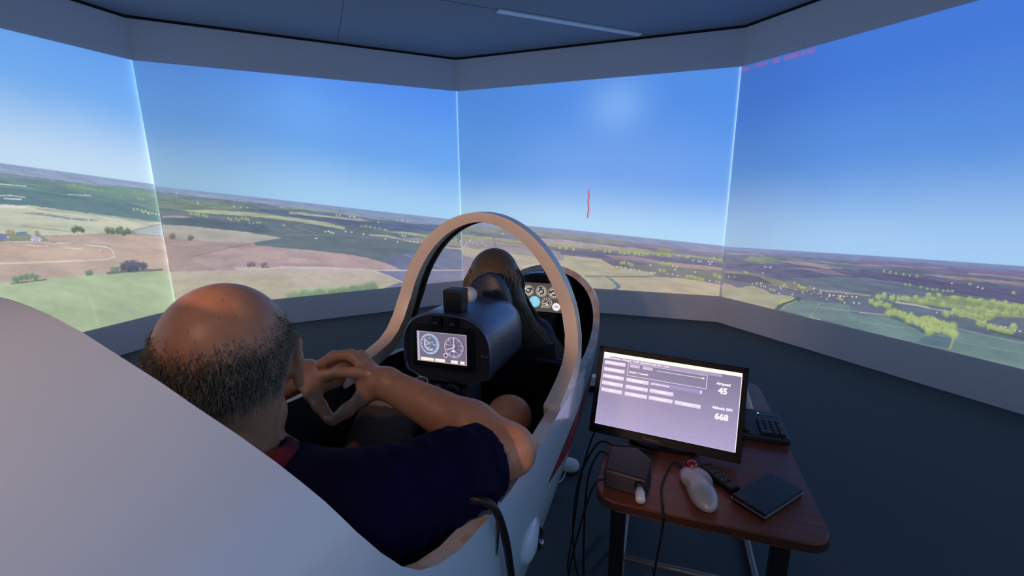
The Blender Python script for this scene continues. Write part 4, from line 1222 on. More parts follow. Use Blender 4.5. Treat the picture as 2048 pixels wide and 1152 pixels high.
def nets(D, lo, h):
    """surface nets: vertices and quads of the zero level"""
    ins = D < 0
    n = np.array(D.shape)
    c = [ins[i:n[0] - 1 + i, j:n[1] - 1 + j, k:n[2] - 1 + k] for i in (0, 1) for j in (0, 1) for k in (0, 1)]
    tot = sum(x.astype(np.int8) for x in c)
    ci = np.argwhere((tot > 0) & (tot < 8))
    idx = np.full(n - 1, -1, np.int64)
    idx[ci[:, 0], ci[:, 1], ci[:, 2]] = np.arange(len(ci))
    acc = np.zeros((len(ci), 3)); cnt = np.zeros(len(ci))
    for ax in range(3):
        e = np.eye(3, dtype=int)[ax]
        o1, o2 = [np.eye(3, dtype=int)[k] for k in range(3) if k != ax]
        for s in (0, 1):
            for t in (0, 1):
                p = ci + o1 * s + o2 * t
                q = p + e
                d0 = D[p[:, 0], p[:, 1], p[:, 2]]; d1 = D[q[:, 0], q[:, 1], q[:, 2]]
                m = (d0 < 0) != (d1 < 0)
                f = np.where(m, d0 / np.where(m, d0 - d1, 1), 0)
                acc += np.where(m[:, None], p + e * f[:, None], 0); cnt += m
    V = lo + acc / cnt[:, None] * h
    F = []
    for ax in range(3):
        e = np.eye(3, dtype=int)[ax]
        o1, o2 = np.eye(3, dtype=int)[(ax + 1) % 3], np.eye(3, dtype=int)[(ax + 2) % 3]
        sl0 = tuple(slice(0, n[i] - (1 if i == ax else 0)) for i in range(3)); sl1 = tuple(slice(1 if i == ax else 0, n[i]) for i in range(3))
        a, b = ins[sl0], ins[sl1]
        p = np.argwhere(a != b)
        ok = (p[:, (ax + 1) % 3] > 0) & (p[:, (ax + 2) % 3] > 0) & (p[:, (ax + 1) % 3] < n[(ax + 1) % 3] - 1) & (p[:, (ax + 2) % 3] < n[(ax + 2) % 3] - 1)
        p = p[ok]
        g = lambda q: idx[q[:, 0], q[:, 1], q[:, 2]]
        Q = np.stack([g(p - o1 - o2), g(p - o2), g(p), g(p - o1)], -1)
        fl = ~a[p[:, 0], p[:, 1], p[:, 2]]
        Q[fl] = Q[fl][:, ::-1]
        F.append(Q)
    F = np.concatenate(F)
    return V, F[(F >= 0).all(1)]

def sdf_mesh(name, prims, h, smooth_it=1):
    lo = np.min([np.minimum(p[1] - np.max(p[2]), (p[3] - p[4]) if p[0] == 'c' else p[1] - np.max(p[2])) for p in prims], 0) - 4 * h
    hi = np.max([np.maximum(p[1] + np.max(p[2]), (p[3] + p[4]) if p[0] == 'c' else p[1] + np.max(p[2])) for p in prims], 0) + 4 * h
    D, o = field(prims, lo, hi, h)
    V, F = nets(D, o, h)
    me = bpy.data.meshes.new(name)
    me.vertices.add(len(V)); me.vertices.foreach_set('co', V.astype(np.float32).ravel())
    me.loops.add(F.size); me.loops.foreach_set('vertex_index', F.ravel().astype(np.int32))
    me.polygons.add(len(F)); me.polygons.foreach_set('loop_start', np.arange(0, F.size, 4, dtype=np.int32))
    me.update(calc_edges=True)
    me.validate()
    return me

def frame(fwd, up=(0, 0, 1)):
    f = Vector(fwd).normalized(); r = f.cross(Vector(up)).normalized(); u = r.cross(f)
    return np.array([r, f, u]).T          # columns: right, forward, up

def head_prims(c, R_, s=1.0):
    c = np.array(c)
    w = lambda x, y, z: c + R_ @ (np.array((x, y, z)) * s)
    P = [ell(w(0, -.012, .028), np.array((.077, .099, .088)) * s, .03, R_),
         rcone(w(0, .035, .0), .066 * s, w(0, .060, -.075), .040 * s, .03),
         rcone(w(-.028, .05, -.085), .024 * s, w(.028, .05, -.085), .024 * s, .02),
         rcone(w(-.035, .078, .022), .016 * s, w(.035, .078, .022), .016 * s, .015),
         rcone(w(0, .092, .012), .009 * s, w(0, .113, -.026), .013 * s, .010),
         rcone(w(-.014, .098, -.030), .008 * s, w(.014, .098, -.030), .008 * s, .008),
         rcone(w(-.02, .094, -.056), .006 * s, w(.02, .094, -.056), .006 * s, .006), rcone(w(-.017, .093, -.068), .007 * s, w(.017, .093, -.068), .007 * s, .006),
         ell(w(-.045, .062, -.02), np.array((.025, .03, .025)) * s, .02, R_), ell(w(.045, .062, -.02), np.array((.025, .03, .025)) * s, .02, R_)]
    for g in (-1, 1):
        # ear: flattened shell with rim, lobe and hollow
        P += [ell(w(g * .080, -.006, -.002), np.array((.008, .019, .027)) * s, .006, R_),
              rcone(w(g * .086, -.022, .012), .0055 * s, w(g * .084, -.004, .028), .0055 * s, .004), rcone(w(g * .087, -.024, .010), .0055 * s, w(g * .085, -.019, -.014), .005 * s, .004),
              rcone(w(g * .084, -.004, .028), .0055 * s, w(g * .081, .010, .014), .004 * s, .004), ell(w(g * .082, -.010, -.026), np.array((.006, .009, .011)) * s, .006, R_)]
    return P

def skin_mat(name, col):
    m = mat(name, col, 0.42, var=0.10, scale=60, bump=0.12, spec=0.45)
    b = m.node_tree.nodes['Principled BSDF']
    b.inputs['Subsurface Weight'].default_value = 0.12
    b.inputs['Subsurface Radius'].default_value = (.012, .005, .003)
    return m

def strands(name, polys, w, m, parent):
    """thin three-sided tapering hairs"""
    V, F = [], []
    for pl in polys:
        n = len(pl)
        for i, p in enumerate(pl):
            r = w * (1 - .75 * i / (n - 1))
            t = (pl[min(i + 1, n - 1)] - pl[max(i - 1, 0)])
            t = t / (np.linalg.norm(t) + 1e-9)
            a = np.cross(t, (.3, .5, .81)); a = a / (np.linalg.norm(a) + 1e-9); b = np.cross(t, a)
            for k in range(3):
                an = 2.094 * k
                V.append(p + (a * math.cos(an) + b * math.sin(an)) * r)
        o = len(V) - 3 * n
        for i in range(n - 1):
            for k in range(3):
                a_, b_ = o + 3 * i + k, o + 3 * i + (k + 1) % 3
                F.append((a_, b_, b_ + 3, a_ + 3))
    return obj(name, mesh(name, V, F), [m], parent, True)

# ---------------- the rear pilot
SKIN = skin_mat('tanned_skin', (196, 140, 108))
NAVY = mat('navy_polo_cloth', (6, 8, 46), 0.95, var=0.3, scale=22, bump=0.9, spec=0.15)
KHAKI = mat('brown_shorts_cloth', (98, 76, 68), 0.92, var=0.15, scale=160, bump=0.25)
REDC = mat('dark_red_collar_cloth', (108, 14, 26), 0.9, var=0.15, scale=160, bump=0.2)
HAIRG = mat('grey_brown_hair', (92, 84, 72), 0.55, var=0.35, scale=90)
HAIRGL = mat('fine_grey_hair', (154, 148, 132), 0.5, var=0.3, scale=90)

man = empty('person', (X0, .55, .40), 'balding person in a navy polo shirt sitting with hands clasped in the rear seat', 'person')
HC = np.array((-.536, .403, 1.170)); HR = frame((-.60, .78, -.10))
SR, ER, WR = np.array((-.355, .40, .985)), np.array((-.226, .645, .962)), np.array((-.476, .655, 1.046))
SL, EL, WL = np.array((-.725, .40, .985)), np.array((-.875, .60, .955)), np.array((-.668, .660, 1.036))
KR, KL = np.array((-.362, 1.03, .795)), np.array((-.700, .99, .815))
HPR, HPL = np.array((-.45, .58, .50)), np.array((-.63, .58, .50))
B = head_prims(HC, HR)
B += [rcone(HC + HR @ np.array((0, -.03, -.04)), .058, (-.54, .350, 1.00), .064, .03),
      rcone((-.66, .40, .97), .055, (-.42, .40, .97), .055, .04), rcone((-.54, .40, .93), .12, (-.54, .52, .70), .12, .05), rcone((-.54, .52, .70), .12, (-.54, .58, .50), .12, .05),
      rcone(SR, .052, ER, .040, .03), rcone(SL, .052, EL, .040, .03)]
for E_, W_ in ((ER, WR), (EL, WL)):
    m1 = E_ + (W_ - E_) * .30
    B += [rcone(E_, .041, m1, .046, .02), rcone(m1, .046, W_, .0285, .02)]
    B += [ell(E_ + np.array((0, .005, -.012)), (.036, .036, .032), .02)]
for H_, K_, g in ((HPR, KR, 1), (HPL, KL, -1)):
    A_ = K_ + np.array((-.05 * g, .30, -.36))
    B += [rcone(H_, .085, K_, .056, .04), rcone(K_, .056, A_, .036, .03), rcone(A_, .036, A_ + np.array((0, .14, .02)), .03, .03)]
# hands: palms, then fingers joint by joint
def chain(pts, r0, r1, k=.006):
    out = []
    for i in range(len(pts) - 1):
        a = r0 + (r1 - r0) * i / (len(pts) - 1); b = r0 + (r1 - r0) * (i + 1) / (len(pts) - 1)
        out.append(rcone(pts[i], a, pts[i + 1], b, k))
    return out
B += [rcone(WR, .0275, (-.520, .662, 1.050), .026, .012), rcone((-.500, .668, 1.040), .021, (-.535, .672, 1.040), .020, .012), rcone(WR, .026, (-.512, .650, 1.036), .022, .012)]
B += chain([(-.520, .676, 1.062), (-.550, .682, 1.082), (-.592, .672, 1.080), (-.612, .662, 1.066)], .0115, .0092)
B += chain([(-.522, .660, 1.066), (-.560, .664, 1.090), (-.592, .654, 1.087), (-.612, .638, 1.074)], .0118, .0094)
B += chain([(-.525, .690, 1.050), (-.556, .698, 1.068), (-.596, .690, 1.064), (-.618, .678, 1.052)], .0112, .0090)
B += chain([(-.522, .700, 1.036), (-.548, .708, 1.048), (-.586, .702, 1.046), (-.606, .692, 1.036)], .0100, .0082)
B += chain([(-.492, .648, 1.034), (-.516, .632, 1.020), (-.538, .614, 1.000), (-.5585, .601, .984)], .0150, .0108, .010)
B += [rcone(WL, .0275, (-.622, .655, 1.040), .027, .012), rcone((-.640, .668, 1.032), .021, (-.605, .668, 1.034), .020, .012), rcone(WL, .026, (-.632, .642, 1.026), .021, .012)]
B += chain([(-.605, .640, 1.050), (-.565, .634, 1.066), (-.530, .637, 1.068), (-.499, .643, 1.064)], .0122, .0096)
B += chain([(-.603, .654, 1.052), (-.573, .672, 1.070), (-.545, .690, 1.060), (-.530, .700, 1.040)], .0115, .0092)
B += chain([(-.606, .668, 1.046), (-.578, .690, 1.060), (-.552, .704, 1.046), (-.540, .708, 1.028)], .0110, .0090)
B += chain([(-.612, .676, 1.034), (-.588, .696, 1.042), (-.566, .706, 1.030), (-.556, .706, 1.016)], .0100, .0082)
B += chain([(-.648, .636, 1.024), (-.630, .628, 1.013), (-.604, .617, .998), (-.5715, .605, .982)], .0150, .0108, .010)
bo = obj('body', sdf_mesh('body', B, .0046), [SKIN], man, True)
# nails of the visible index finger and thumbs
NAIL = mat('finger_nail', (214, 164, 146), 0.25, var=0.04)
for p, n, d in (((-.5015, .6365, 1.0705), (.15, -.75, .65), (1, .1, -.1)), ((-.557, .5945, .991), (.35, -.75, .55), (-.6, -.35, -.5)), ((-.576, .599, .989), (-.3, -.75, .6), (.75, -.3, -.45))):
    n = Vector(n).normalized(); d = Vector(d); d = (d - n * d.dot(n)).normalized(); s = n.cross(d)
    V = [Vector(p) + d * (.0062 * math.cos(a)) + s * (.0048 * math.sin(a)) + n * .0010 for a in np.linspace(0, 2 * math.pi, 12, endpoint=False)] + [Vector(p) + n * .0024]
    obj('finger_nail', mesh('finger_nail', V, [(k, (k + 1) % 12, 12) for k in range(12)]), [NAIL], bo, True)
# eyes
for g in (-1, 1):
    e = HC + HR @ np.array((g * .031, .083, .004))
    lathe('eye', [(.001, -.009), (.008, -.006), (.0105, 0), (.008, .006), (.001, .009)], mat('eyeball', (226, 224, 220), .15), bo, Vector(e), axis=tuple(HR[:, 1]), n=14)
    lathe('iris', [(.0045, 0), (.004, .0015), (.001, .002)], mat('blue_iris', (60, 80, 96), .15), bo, Vector(e + HR[:, 1] * .0088), axis=tuple(HR[:, 1]), n=12)
# polo shirt
def sleeve_end(S, E_, t): return (S + (E_ - S) * t, E_ - S)
SH = [rcone((-.64, .405, .93), .112, (-.44, .405, .93), .112, .05), rcone((-.61, .51, .70), .130, (-.47, .51, .70), .130, .06), rcone((-.60, .575, .54), .128, (-.48, .575, .54), .128, .05),
      rcone((-.70, .392, .982), .066, (-.38, .392, .982), .066, .05), rcone((-.54, .355, .985), .082, (-.54, .355, 1.005), .078, .04),
      rcone(SR, .076, SR + (ER - SR) * .95, .060, .05, sleeve_end(SR, ER, .80)), rcone(SL, .076, SL + (EL - SL) * .95, .060, .05, sleeve_end(SL, EL, .80))]
# folds of the cloth over shoulder and upper arm
ax_ = (ER - SR) / np.linalg.norm(ER - SR)
e1 = np.cross(ax_, (0, 0, 1)); e1 /= np.linalg.norm(e1); e2 = np.cross(e1, ax_)
for i in range(6):
    t0 = .05 + .125 * i
    pts = []
    for k in range(5):
        an = math.radians(-25 + 38 * k + 9 * math.sin(i * 2.1))
        rr_ = .074 - .010 * (t0 + .03 * k)
        pts.append(SR + (ER - SR) * (t0 - .02 * k + .015 * math.sin(i * 3 + k)) + (e1 * math.cos(an) + e2 * math.sin(an)) * (rr_ - .004))
    SH += chain(pts, .011, .009, .016)
for i in range(4):
    a_ = np.array((-.50 + .045 * i, .330 + .01 * i, .985 - .02 * i)); SH += chain([a_, a_ + np.array((.02, -.012, -.06)), a_ + np.array((.05, -.01, -.12))], .012, .009, .018)
so = obj('polo_shirt', sdf_mesh('polo_shirt', SH, .006), [NAVY], man, True)
V, F = [], []
nb = Vector((-.528, .380, 1.052))
rings = ((.078, -.03, 0), (.094, -.016, 0), (.090, .004, 0), (.076, .024, 0), (.068, .022, 0), (.068, -.01, 0))
for r, dz, _ in rings:
    for k in range(28):
        a = 2 * math.pi * k / 28
        V.append(nb + Vector((r * math.cos(a), r * .95 * math.sin(a), dz - .35 * r * math.sin(a) + .004 * math.sin(3 * a))))
for i in range(5):
    for k in range(28):
        a, b = i * 28 + k, i * 28 + (k + 1) % 28
        F.append((a, b, b + 28, a + 28))
co_ = obj('collar', mesh('collar', V, F), [REDC], so, True); co_['label'] = 'dark red polo collar'
SHT = [rcone((-.60, .585, .50), .135, (-.48, .585, .50), .135, .04)]
for H_, K_ in ((HPR, KR), (HPL, KL)):
    SHT.append(rcone(H_, .105, H_ + (K_ - H_) * 1.0, .078, .03, (H_ + (K_ - H_) * .90, K_ - H_)))
obj('shorts', sdf_mesh('shorts', SHT, .008), [KHAKI], man, True)

# hair: bald crown, thin fuzzy ring round the sides and the back
rnd = np.random.RandomState(11)
def scalp(th, ph, off=0.0):
    """th azimuth from the face (radians, + to the right), ph elevation"""
    d = np.array((math.sin(th) * math.cos(ph), math.cos(th) * math.cos(ph), math.sin(ph)))
    return HC + HR @ (np.array((0, -.012, .028)) + d * (np.array((.077, .099, .088)) + off)), HR @ d
def hairline(th):
    return .16 + .26 * max(0, 1 - abs(abs(th) - 1.75) / .75) + .05 * math.sin(th * 5 + .6)
polys, pale = [], []
for i in range(42000):
    th = rnd.uniform(-math.pi, math.pi); ph = rnd.uniform(-.80, 1.35)
    lim = hairline(th)
    if abs(th) < 1.15 and ph < .75: continue
    if ph < -.30 and abs(th) < 1.95: continue
    if abs(abs(th) - 1.62) < .26 and ph < -.02: continue
    dens = 1 / (1 + math.exp((ph - lim) / .07))
    if abs(th) < 1.3 or ph > lim + .2: dens = .0022 if ph < 1.0 else 0
    if rnd.rand() > dens: continue
    p, n = scalp(th, ph, -.001)
    L = rnd.uniform(.009, .019) * (.55 if ph > lim - .08 else 1)
    down = HR @ np.array((0, -.20, -1.0))
    out = .30 if rnd.rand() < .8 else .85
    fl = n * out + down * .75 + rnd.normal(0, .22, 3)
    fl /= np.linalg.norm(fl)
    cur = rnd.normal(0, .35, 3)
    q = [p, p + fl * L * .4 + n * .0012, p + (fl * .9 + cur * .2) * L * .75 + n * .001, p + (fl * .8 + cur * .4 + down * .2) * L]
    (pale if rnd.rand() < (.55 if abs(abs(th) - 1.75) < .6 else .3) else polys).append(q)
strands('hair', polys, .00036, HAIRG, man)
strands('fine_hair', pale, .00030, HAIRGL, man)
# close-cropped hair shell under the strands
V, F = [], []
nt_, np__ = 72, 20
for j in range(np__ + 1):
    for i in range(nt_ + 1):
        th = -1.95 + 3.9 * i / nt_ + math.pi        # round the back from ear to ear
        th = (th + math.pi) % (2 * math.pi) - math.pi
        top = hairline(th) - .15
        lowb = -.72 + .62 * max(0, 1 - abs(abs(th) - 1.55) / .6)
        ph = lowb + (top - lowb) * j / np__
        fade = math.sin(math.pi * min(1, max(0, j / np__))) ** .6 * min(1, 6 * min(i, nt_ - i) / nt_)
        p, n = scalp(th, ph, -.0015 + .0040 * fade)
        V.append(p)
for j in range(np__):
    for i in range(nt_):
        a = j * (nt_ + 1) + i
        F.append((a, a + 1, a + nt_ + 2, a + nt_ + 1))
obj('hair_base', mesh('hair_base', V, F), [mat('dark_cropped_hair', (70, 58, 50), .85, var=.35, scale=260, bump=.8)], man, True)

# ---------------- the front pilot
woman = empty('person', (X0 - .05, 1.70, .36), 'person with long brown hair and dark blue top seen from behind in the front seat', 'person')
GC = np.array((-.612, 1.605, 1.060)); GR = frame((.05, 1, -.12))
WB = head_prims(GC, GR, .94)
WB += [rcone(GC + GR @ np.array((0, -.02, -.05)), .048, (-.58, 1.575, .90), .052, .03), rcone((-.70, 1.58, .85), .05, (-.46, 1.58, .85), .05, .04), rcone((-.58, 1.58, .82), .10, (-.55, 1.66, .60), .10, .05), rcone((-.55, 1.66, .60), .10, (-.54, 1.72, .46), .11, .05)]
for g, S, E_, W_ in ((1, (-.43, 1.58, .85), (-.345, 1.64, .62), (-.40, 1.84, .62)), (-1, (-.73, 1.58, .85), (-.775, 1.66, .62), (-.68, 1.84, .62))):
    S, E_, W_ = map(np.array, (S, E_, W_))
    WB += [rcone(S, .042, E_, .034, .03), rcone(E_, .034, W_, .023, .02), rcone(W_, .023, W_ + np.array((0, .05, -.005)), .024, .015)]
    for f in range(4):
        b = W_ + np.array(((f - 1.5) * .016, .07, .004)); WB += chain([b, b + np.array((0, .028, .006)), b + np.array((0, .046, -.012)), b + np.array((0, .042, -.030))], .0088, .007)
    b = W_ + np.array((-g * .028, .03, .0)); WB += chain([b, b + np.array((-g * .012, .026, -.004)), b + np.array((-g * .010, .048, -.016))], .010, .008)
for g in (-1, 1):
    H_, K_ = np.array((-.54 + g * .09, 1.74, .46)), np.array((-.54 + g * .13, 2.08, .60)); A_ = K_ + np.array((0, .30, -.14))
    WB += [rcone(H_, .075, K_, .05, .04), rcone(K_, .05, A_, .034, .03), rcone(A_, .034, A_ + np.array((0, .10, .03)), .028, .03)]
wb = obj('body', sdf_mesh('body', WB, .006), [skin_mat('fair_skin', (196, 150, 128))], woman, True)
WT = [rcone((-.66, 1.585, .80), .085, (-.50, 1.585, .80), .085, .05), rcone((-.70, 1.58, .848), .062, (-.46, 1.58, .848), .062, .04), rcone((-.57, 1.62, .70), .12, (-.54, 1.72, .48), .125, .05),
      rcone((-.43, 1.58, .85), .060, (-.350, 1.637, .64), .050, .04, ((-.36, 1.63, .66), (.085, .06, -.23))), rcone((-.73, 1.58, .85), .060, (-.770, 1.655, .64), .050, .04, ((-.765, 1.65, .66), (-.045, .08, -.23)))]
obj('top', sdf_mesh('top', WT, .007), [mat('dark_blue_knit', (20, 28, 66), .9, var=.2, scale=180, bump=.25, sheen=.15)], woman, True)
WJ = [rcone((-.60, 1.72, .46), .115, (-.48, 1.72, .46), .115, .04)]
for g in (-1, 1):
    K_ = np.array((-.54 + g * .13, 2.08, .60)); WJ += [rcone((-.54 + g * .09, 1.74, .46), .085, K_, .060, .03), rcone(K_, .060, K_ + np.array((0, .28, -.13)), .044, .03)]
obj('trousers', sdf_mesh('trousers', WJ, .009), [mat('dark_denim', (30, 36, 56), .9, var=.2, scale=200, bump=.2)], woman, True)
HAIRW = mat('long_brown_hair', (92, 76, 58), 0.45, var=0.4, scale=40, stretch=(8, 8, 1), bump=.5)
HAIRW2 = mat('light_brown_hair', (150, 132, 100), 0.42, var=0.35, scale=60)
w = lambda x, y, z: GC + GR @ np.array((x, y, z))
HP = [ell(w(0, -.018, .030), (.086, .098, .090), .03, GR), rcone(w(.01, -.045, .0), .085, w(.06, -.052, -.08), .074, .05), rcone(w(.06, -.052, -.08), .072, w(.125, -.055, -.15), .052, .04),
      rcone(w(.125, -.055, -.15), .050, w(.205, -.045, -.235), .014, .03), rcone(w(-.05, -.045, -.05), .052, w(-.04, -.05, -.20), .045, .04), rcone(w(.02, -.05, -.08), .06, w(.05, -.05, -.20), .05, .04)]
obj('hair', sdf_mesh('hair', HP, .006), [HAIRW], woman, True)
polys = []
for i in range(2600):
    th = rnd.uniform(.5, 2 * math.pi - .5); ph = rnd.uniform(-.1, 1.5)
    d = np.array((math.sin(th) * math.cos(ph), math.cos(th) * math.cos(ph), math.sin(ph)))
    q0 = np.array((0, -.018, .030)) + d * np.array((.0865, .0985, .0905))
    if q0[1] > .05: continue
    side = .5 + .5 * math.tanh(q0[0] / .03)
    ex = q0[0] * 1.15 + .085 * side + rnd.normal(0, .006)
    q1 = np.array((q0[0] * 1.10 + .030 * side + rnd.normal(0, .003), 0, -.05))
    q1[1] = np.clip(q0[1] * .9 - .05, -.130, -.02) if q0[1] < .0 else q0[1] * .6
    q2 = np.array((q1[0] * .95 + .070 * side, q1[1] + rnd.normal(0, .004), -.14))
    q3 = np.array((q2[0] + .055 * side + rnd.normal(0, .008), q2[1] + .01, -.195 - .05 * side * rnd.rand()))
    q4 = q3 + np.array((.045 * side + rnd.normal(0, .010), rnd.normal(0, .012), -.030 - .035 * side))
    pl = spline([w(*q0), w(*((q0 + q1) / 2 + d * .014)), w(*q1), w(*q2), w(*q3), w(*q4)], 3)
    polys.append([np.array(v) for v in pl])
strands('hair_strands', polys[::2], .0013, HAIRW, woman)
strands('light_strands', polys[1::2], .0011, HAIRW2, woman)

# ------------------------------------------------------------------ the side table and what stands on it
TZ = 0.60
WOOD = mat('walnut_laminate', (110, 62, 42), 0.45, var=0.22, scale=9, stretch=(1, 9, 9), coat=0.15)
WEDGE = mat('dark_wood_edge', (58, 34, 24), 0.5, var=0.2, scale=20)
LEGM = mat('black_steel_leg', (16, 16, 20), 0.45, var=0.1)
RAILM = mat('grey_steel_rail', (128, 128, 130), 0.35, metal=0.5, var=0.1)
table = empty('side_table', (.15, 1.5, 0), 'small wooden table with rounded corners and steel legs beside the glider', 'table')
prism('table_top', rounded(-.125, .425, 1.035, 1.965, .06), TZ - .028, TZ, [WOOD], table, .004)
prism('table_edge', rounded(-.127, .427, 1.033, 1.967, .06), TZ - .024, TZ - .006, [WEDGE], table)
for x, y in ((-.066, 1.125), (.352, 1.165), (-.066, 1.86), (.352, 1.86)):
    box('leg', (x, y, (TZ - .03) / 2 + .012), (.040, .040, TZ - .052), LEGM, table, .004)
for x in (-.066, .352):
    box('side_rail', (x, 1.50, TZ - .05), (.024, .70, .03), LEGM, table, .003)
tube('stretcher', [(-.066, 1.395, .10), (.40, 1.41, .10)], .011, RAILM, table)
for x in (-.066, .405):
    tube('foot_rail', [(x, 1.04, .02), (x, 1.10, .014), (x, 1.90, .014), (x, 1.96, .02)], .014, RAILM, table)
box('bracket', (.225, 1.075, TZ - .04), (.03, .03, .024), LEGM, table, .003)

# monitor
MC = Vector((.046, 1.341, .765)); yaw, tilt, rl = math.radians(-.97), math.radians(21.87), math.radians(-2.57)
mr_ = Vector((math.cos(yaw), math.sin(yaw), 0)); mn = Vector((math.sin(yaw), -math.cos(yaw), 0))
mu = math.cos(tilt) * Vector((0, 0, 1)) - math.sin(tilt) * mn
MR = (math.cos(rl) * mr_ + math.sin(rl) * mu).normalized(); MU = (-math.sin(rl) * mr_ + math.cos(rl) * mu).normalized(); MN = MR.cross(MU)
rotM = Matrix((MR, MU, MN)).transposed()
mon = empty('monitor', (.05, 1.45, TZ), 'black flat monitor showing a grey control window on the side table', 'monitor')
MB_ = mat('black_monitor_plastic', (7, 7, 9), 0.5, var=0.06, spec=0.2)
bz = bmesh.new()
W2, H2 = .205, .1153
for (x, y, sx, sy) in ((0, H2 + .009, .442, .018), (0, -H2 - .014, .442, .028), (-W2 - .008, -.005, .016, 2 * H2 + .046), (W2 + .008, -.005, .016, 2 * H2 + .046)):
    box_bm(bz, MC + MR * x + MU * y + MN * -.008, (sx, sy, .022), .002, rotM)
obj('bezel', bm_mesh('bezel', bz), MB_, mon)
box('back_cover', MC + MU * -.005 + MN * -.028, (.43, 2 * H2 + .036, .026), MB_, mon, .008, rotM)
box('back_bulge', MC + MU * -.01 + MN * -.048, (.24, .15, .024), MB_, mon, .008, rotM)
cv = Canvas(MC + MN * -.0005, MR, MU)
bg = (136, 126, 168)
# soft top-to-bottom brightness of the panel
nrow = 16
for k in range(nrow):
    t = (k + .5) / nrow
    c = tuple(int(a + (b - a) * t) for a, b in zip((168, 156, 194), (122, 115, 140)))
    cv.rect(-W2, -H2 + 2 * H2 * k / nrow, W2, -H2 + 2 * H2 * (k + 1) / nrow, c)
cv.rect(-W2, H2 - .011, W2, H2, (255, 250, 232))
cv.rect(-W2, H2 - .021, W2 - .055, H2 - .011, (168, 152, 180))
cv.rect(-W2, H2 - .020, -W2 + .022, H2 - .011, (232, 222, 226))
cv.line(W2 - .001, -H2, W2 - .001, H2, .002, (250, 232, 246)); cv.line(-W2 + .0006, -H2, -W2 + .0006, H2, .0012, (200, 186, 222)); cv.line(-W2, -H2 + .0006, W2, -H2 + .0006, .0012, (206, 190, 226))
LT = (248, 236, 250)
for s_, x in (('Scenarios', -.180), ('Weather', -.143), ('Traffic', -.110), ('Recorded Traffic', -.088), ('View', -.037), ('Tools', -.018)):
    cv.text(s_, x, H2 - .0188, .0072, LT, .0002)
BT = (226, 212, 234)
def button(x, y, w_=.068, txt=''):
    cv.rect(x, y, x + w_, y + .0115, BT); cv.rect(x + .0006, y + .0006, x + w_ - .0006, y + .0045, (214, 198, 226))
    if txt: cv.text(txt, x + w_ / 2, y + .0034, .0058, (250, 246, 250), .0002, 'CENTER')
rows = [.077, .055, .033, .011, -.011]
for r_, y in enumerate(rows): button(-.199, y, .066, ('1. Start', 'New Start Point', 'Reset Start Point', 'Save Start', 'Start')[r_])
for r_, y in enumerate(rows[2:]): button(-.124, y, .068, ('Reset Position', 'Go to Position', 'Save Position')[r_])
button(-.050, .012, .070, 'Save Replay'); button(-.050, -.010, .070, 'Load Replay'); button(.026, -.010, .074, 'Save Record')
cv.rect(-.051, .034, .100, .046, (154, 142, 186)); cv.rect(.094, .035, .0995, .045, (212, 200, 226)); cv.text('Left Mixed Circuit', -.049, .0375, .0072, LT, .0003)
fx0, fx1, fy0, fy1 = -.124, .110, .052, .092
for a in ((fx0, fy0, fx1, fy0), (fx0, fy1, fx1, fy1), (fx0, fy0, fx0, fy1), (fx1, fy0, fx1, fy1)): cv.line(*a, .0016, (226, 210, 236))
cv.rect(-.118, .079, -.088, .0885, (196, 182, 214)); cv.rect(-.079, .079, -.049, .0885, (196, 182, 214))
cv.line(-.036, .0815, .100, .0815, .0016, (232, 218, 240)); cv.rect(.096, .0795, .102, .0835, (250, 240, 250)); cv.text('Rewind : 0 seconds', -.119, .062, .0075, LT, .0003)
for s_, x, y, z_, bo_ in (('Airspeed', .156, .071, .0105, .0004), ('45', .156, .046, .0245, .0009), ('Altitude GPS', .159, -.001, .0105, .0004), ('668', .159, -.030, .0245, .0009)):
    cv.text(s_, x, y, z_, (252, 248, 252), bo_, 'CENTER')
cv.build('screen', attr_emit('monitor_picture', 0.02, 1.15, 0.3), mon)
cv = Canvas(MC + MU * (-H2 - .0185) + MN * .0032, MR, MU)
cv.text('ViewSonic', -.055, 0, .011, (70, 72, 92), .0001)
obj('brand_lettering', mesh('brand_lettering', cv.V, cv.F), mat('grey_print', (78, 80, 98), .5), mon)
tube('stand_neck', [(.05, 1.375, TZ + .01), (.05, 1.40, TZ + .06), (.048, 1.40, TZ + .13)], .022, MB_, mon, 12)
prism('stand_base', rounded(-.06, .16, 1.31, 1.47, .06), TZ, TZ + .012, [MB_], mon, .003)

# keyboard behind the monitor, only its number pad in sight
kb = empty('keyboard', (.22, 1.55, TZ), 'black keyboard with a lit green lamp on the wooden table', 'keyboard', rz=0)
KM = mat('black_keyboard_plastic', (22, 24, 28), 0.5, var=0.1)
KC = mat('dark_grey_keycap', (46, 50, 56), 0.5, var=0.1)
box('case', (.205, 1.553, TZ + .014), (.450, .185, .022), KM, kb, .005)
key = bmesh.new(); box_bm(key, (0, 0, 0), (.0155, .0155, .009), .002, None, 1); kme = bm_mesh('key', key); kme.materials.append(KC)
tall = bmesh.new(); box_bm(tall, (0, 0, 0), (.0155, .0345, .009), .002, None, 1); tme = bm_mesh('key', tall); tme.materials.append(KC)
wide = bmesh.new(); box_bm(wide, (0, 0, 0), (.0345, .0155, .009), .002, None, 1); wme = bm_mesh('key', wide); wme.materials.append(KC)
space = bmesh.new(); box_bm(space, (0, 0, 0), (.11, .0155, .009), .002, None, 1); sme = bm_mesh('key', space); sme.materials.append(KC)
def keyat(me, x, y):
    o = bpy.data.objects.new('key', me); COL.objects.link(o); o.parent = kb; o.matrix_parent_inverse = parent_inv(kb); o.location = (x, y, TZ + .0285)
px = .205 + .225 - .018
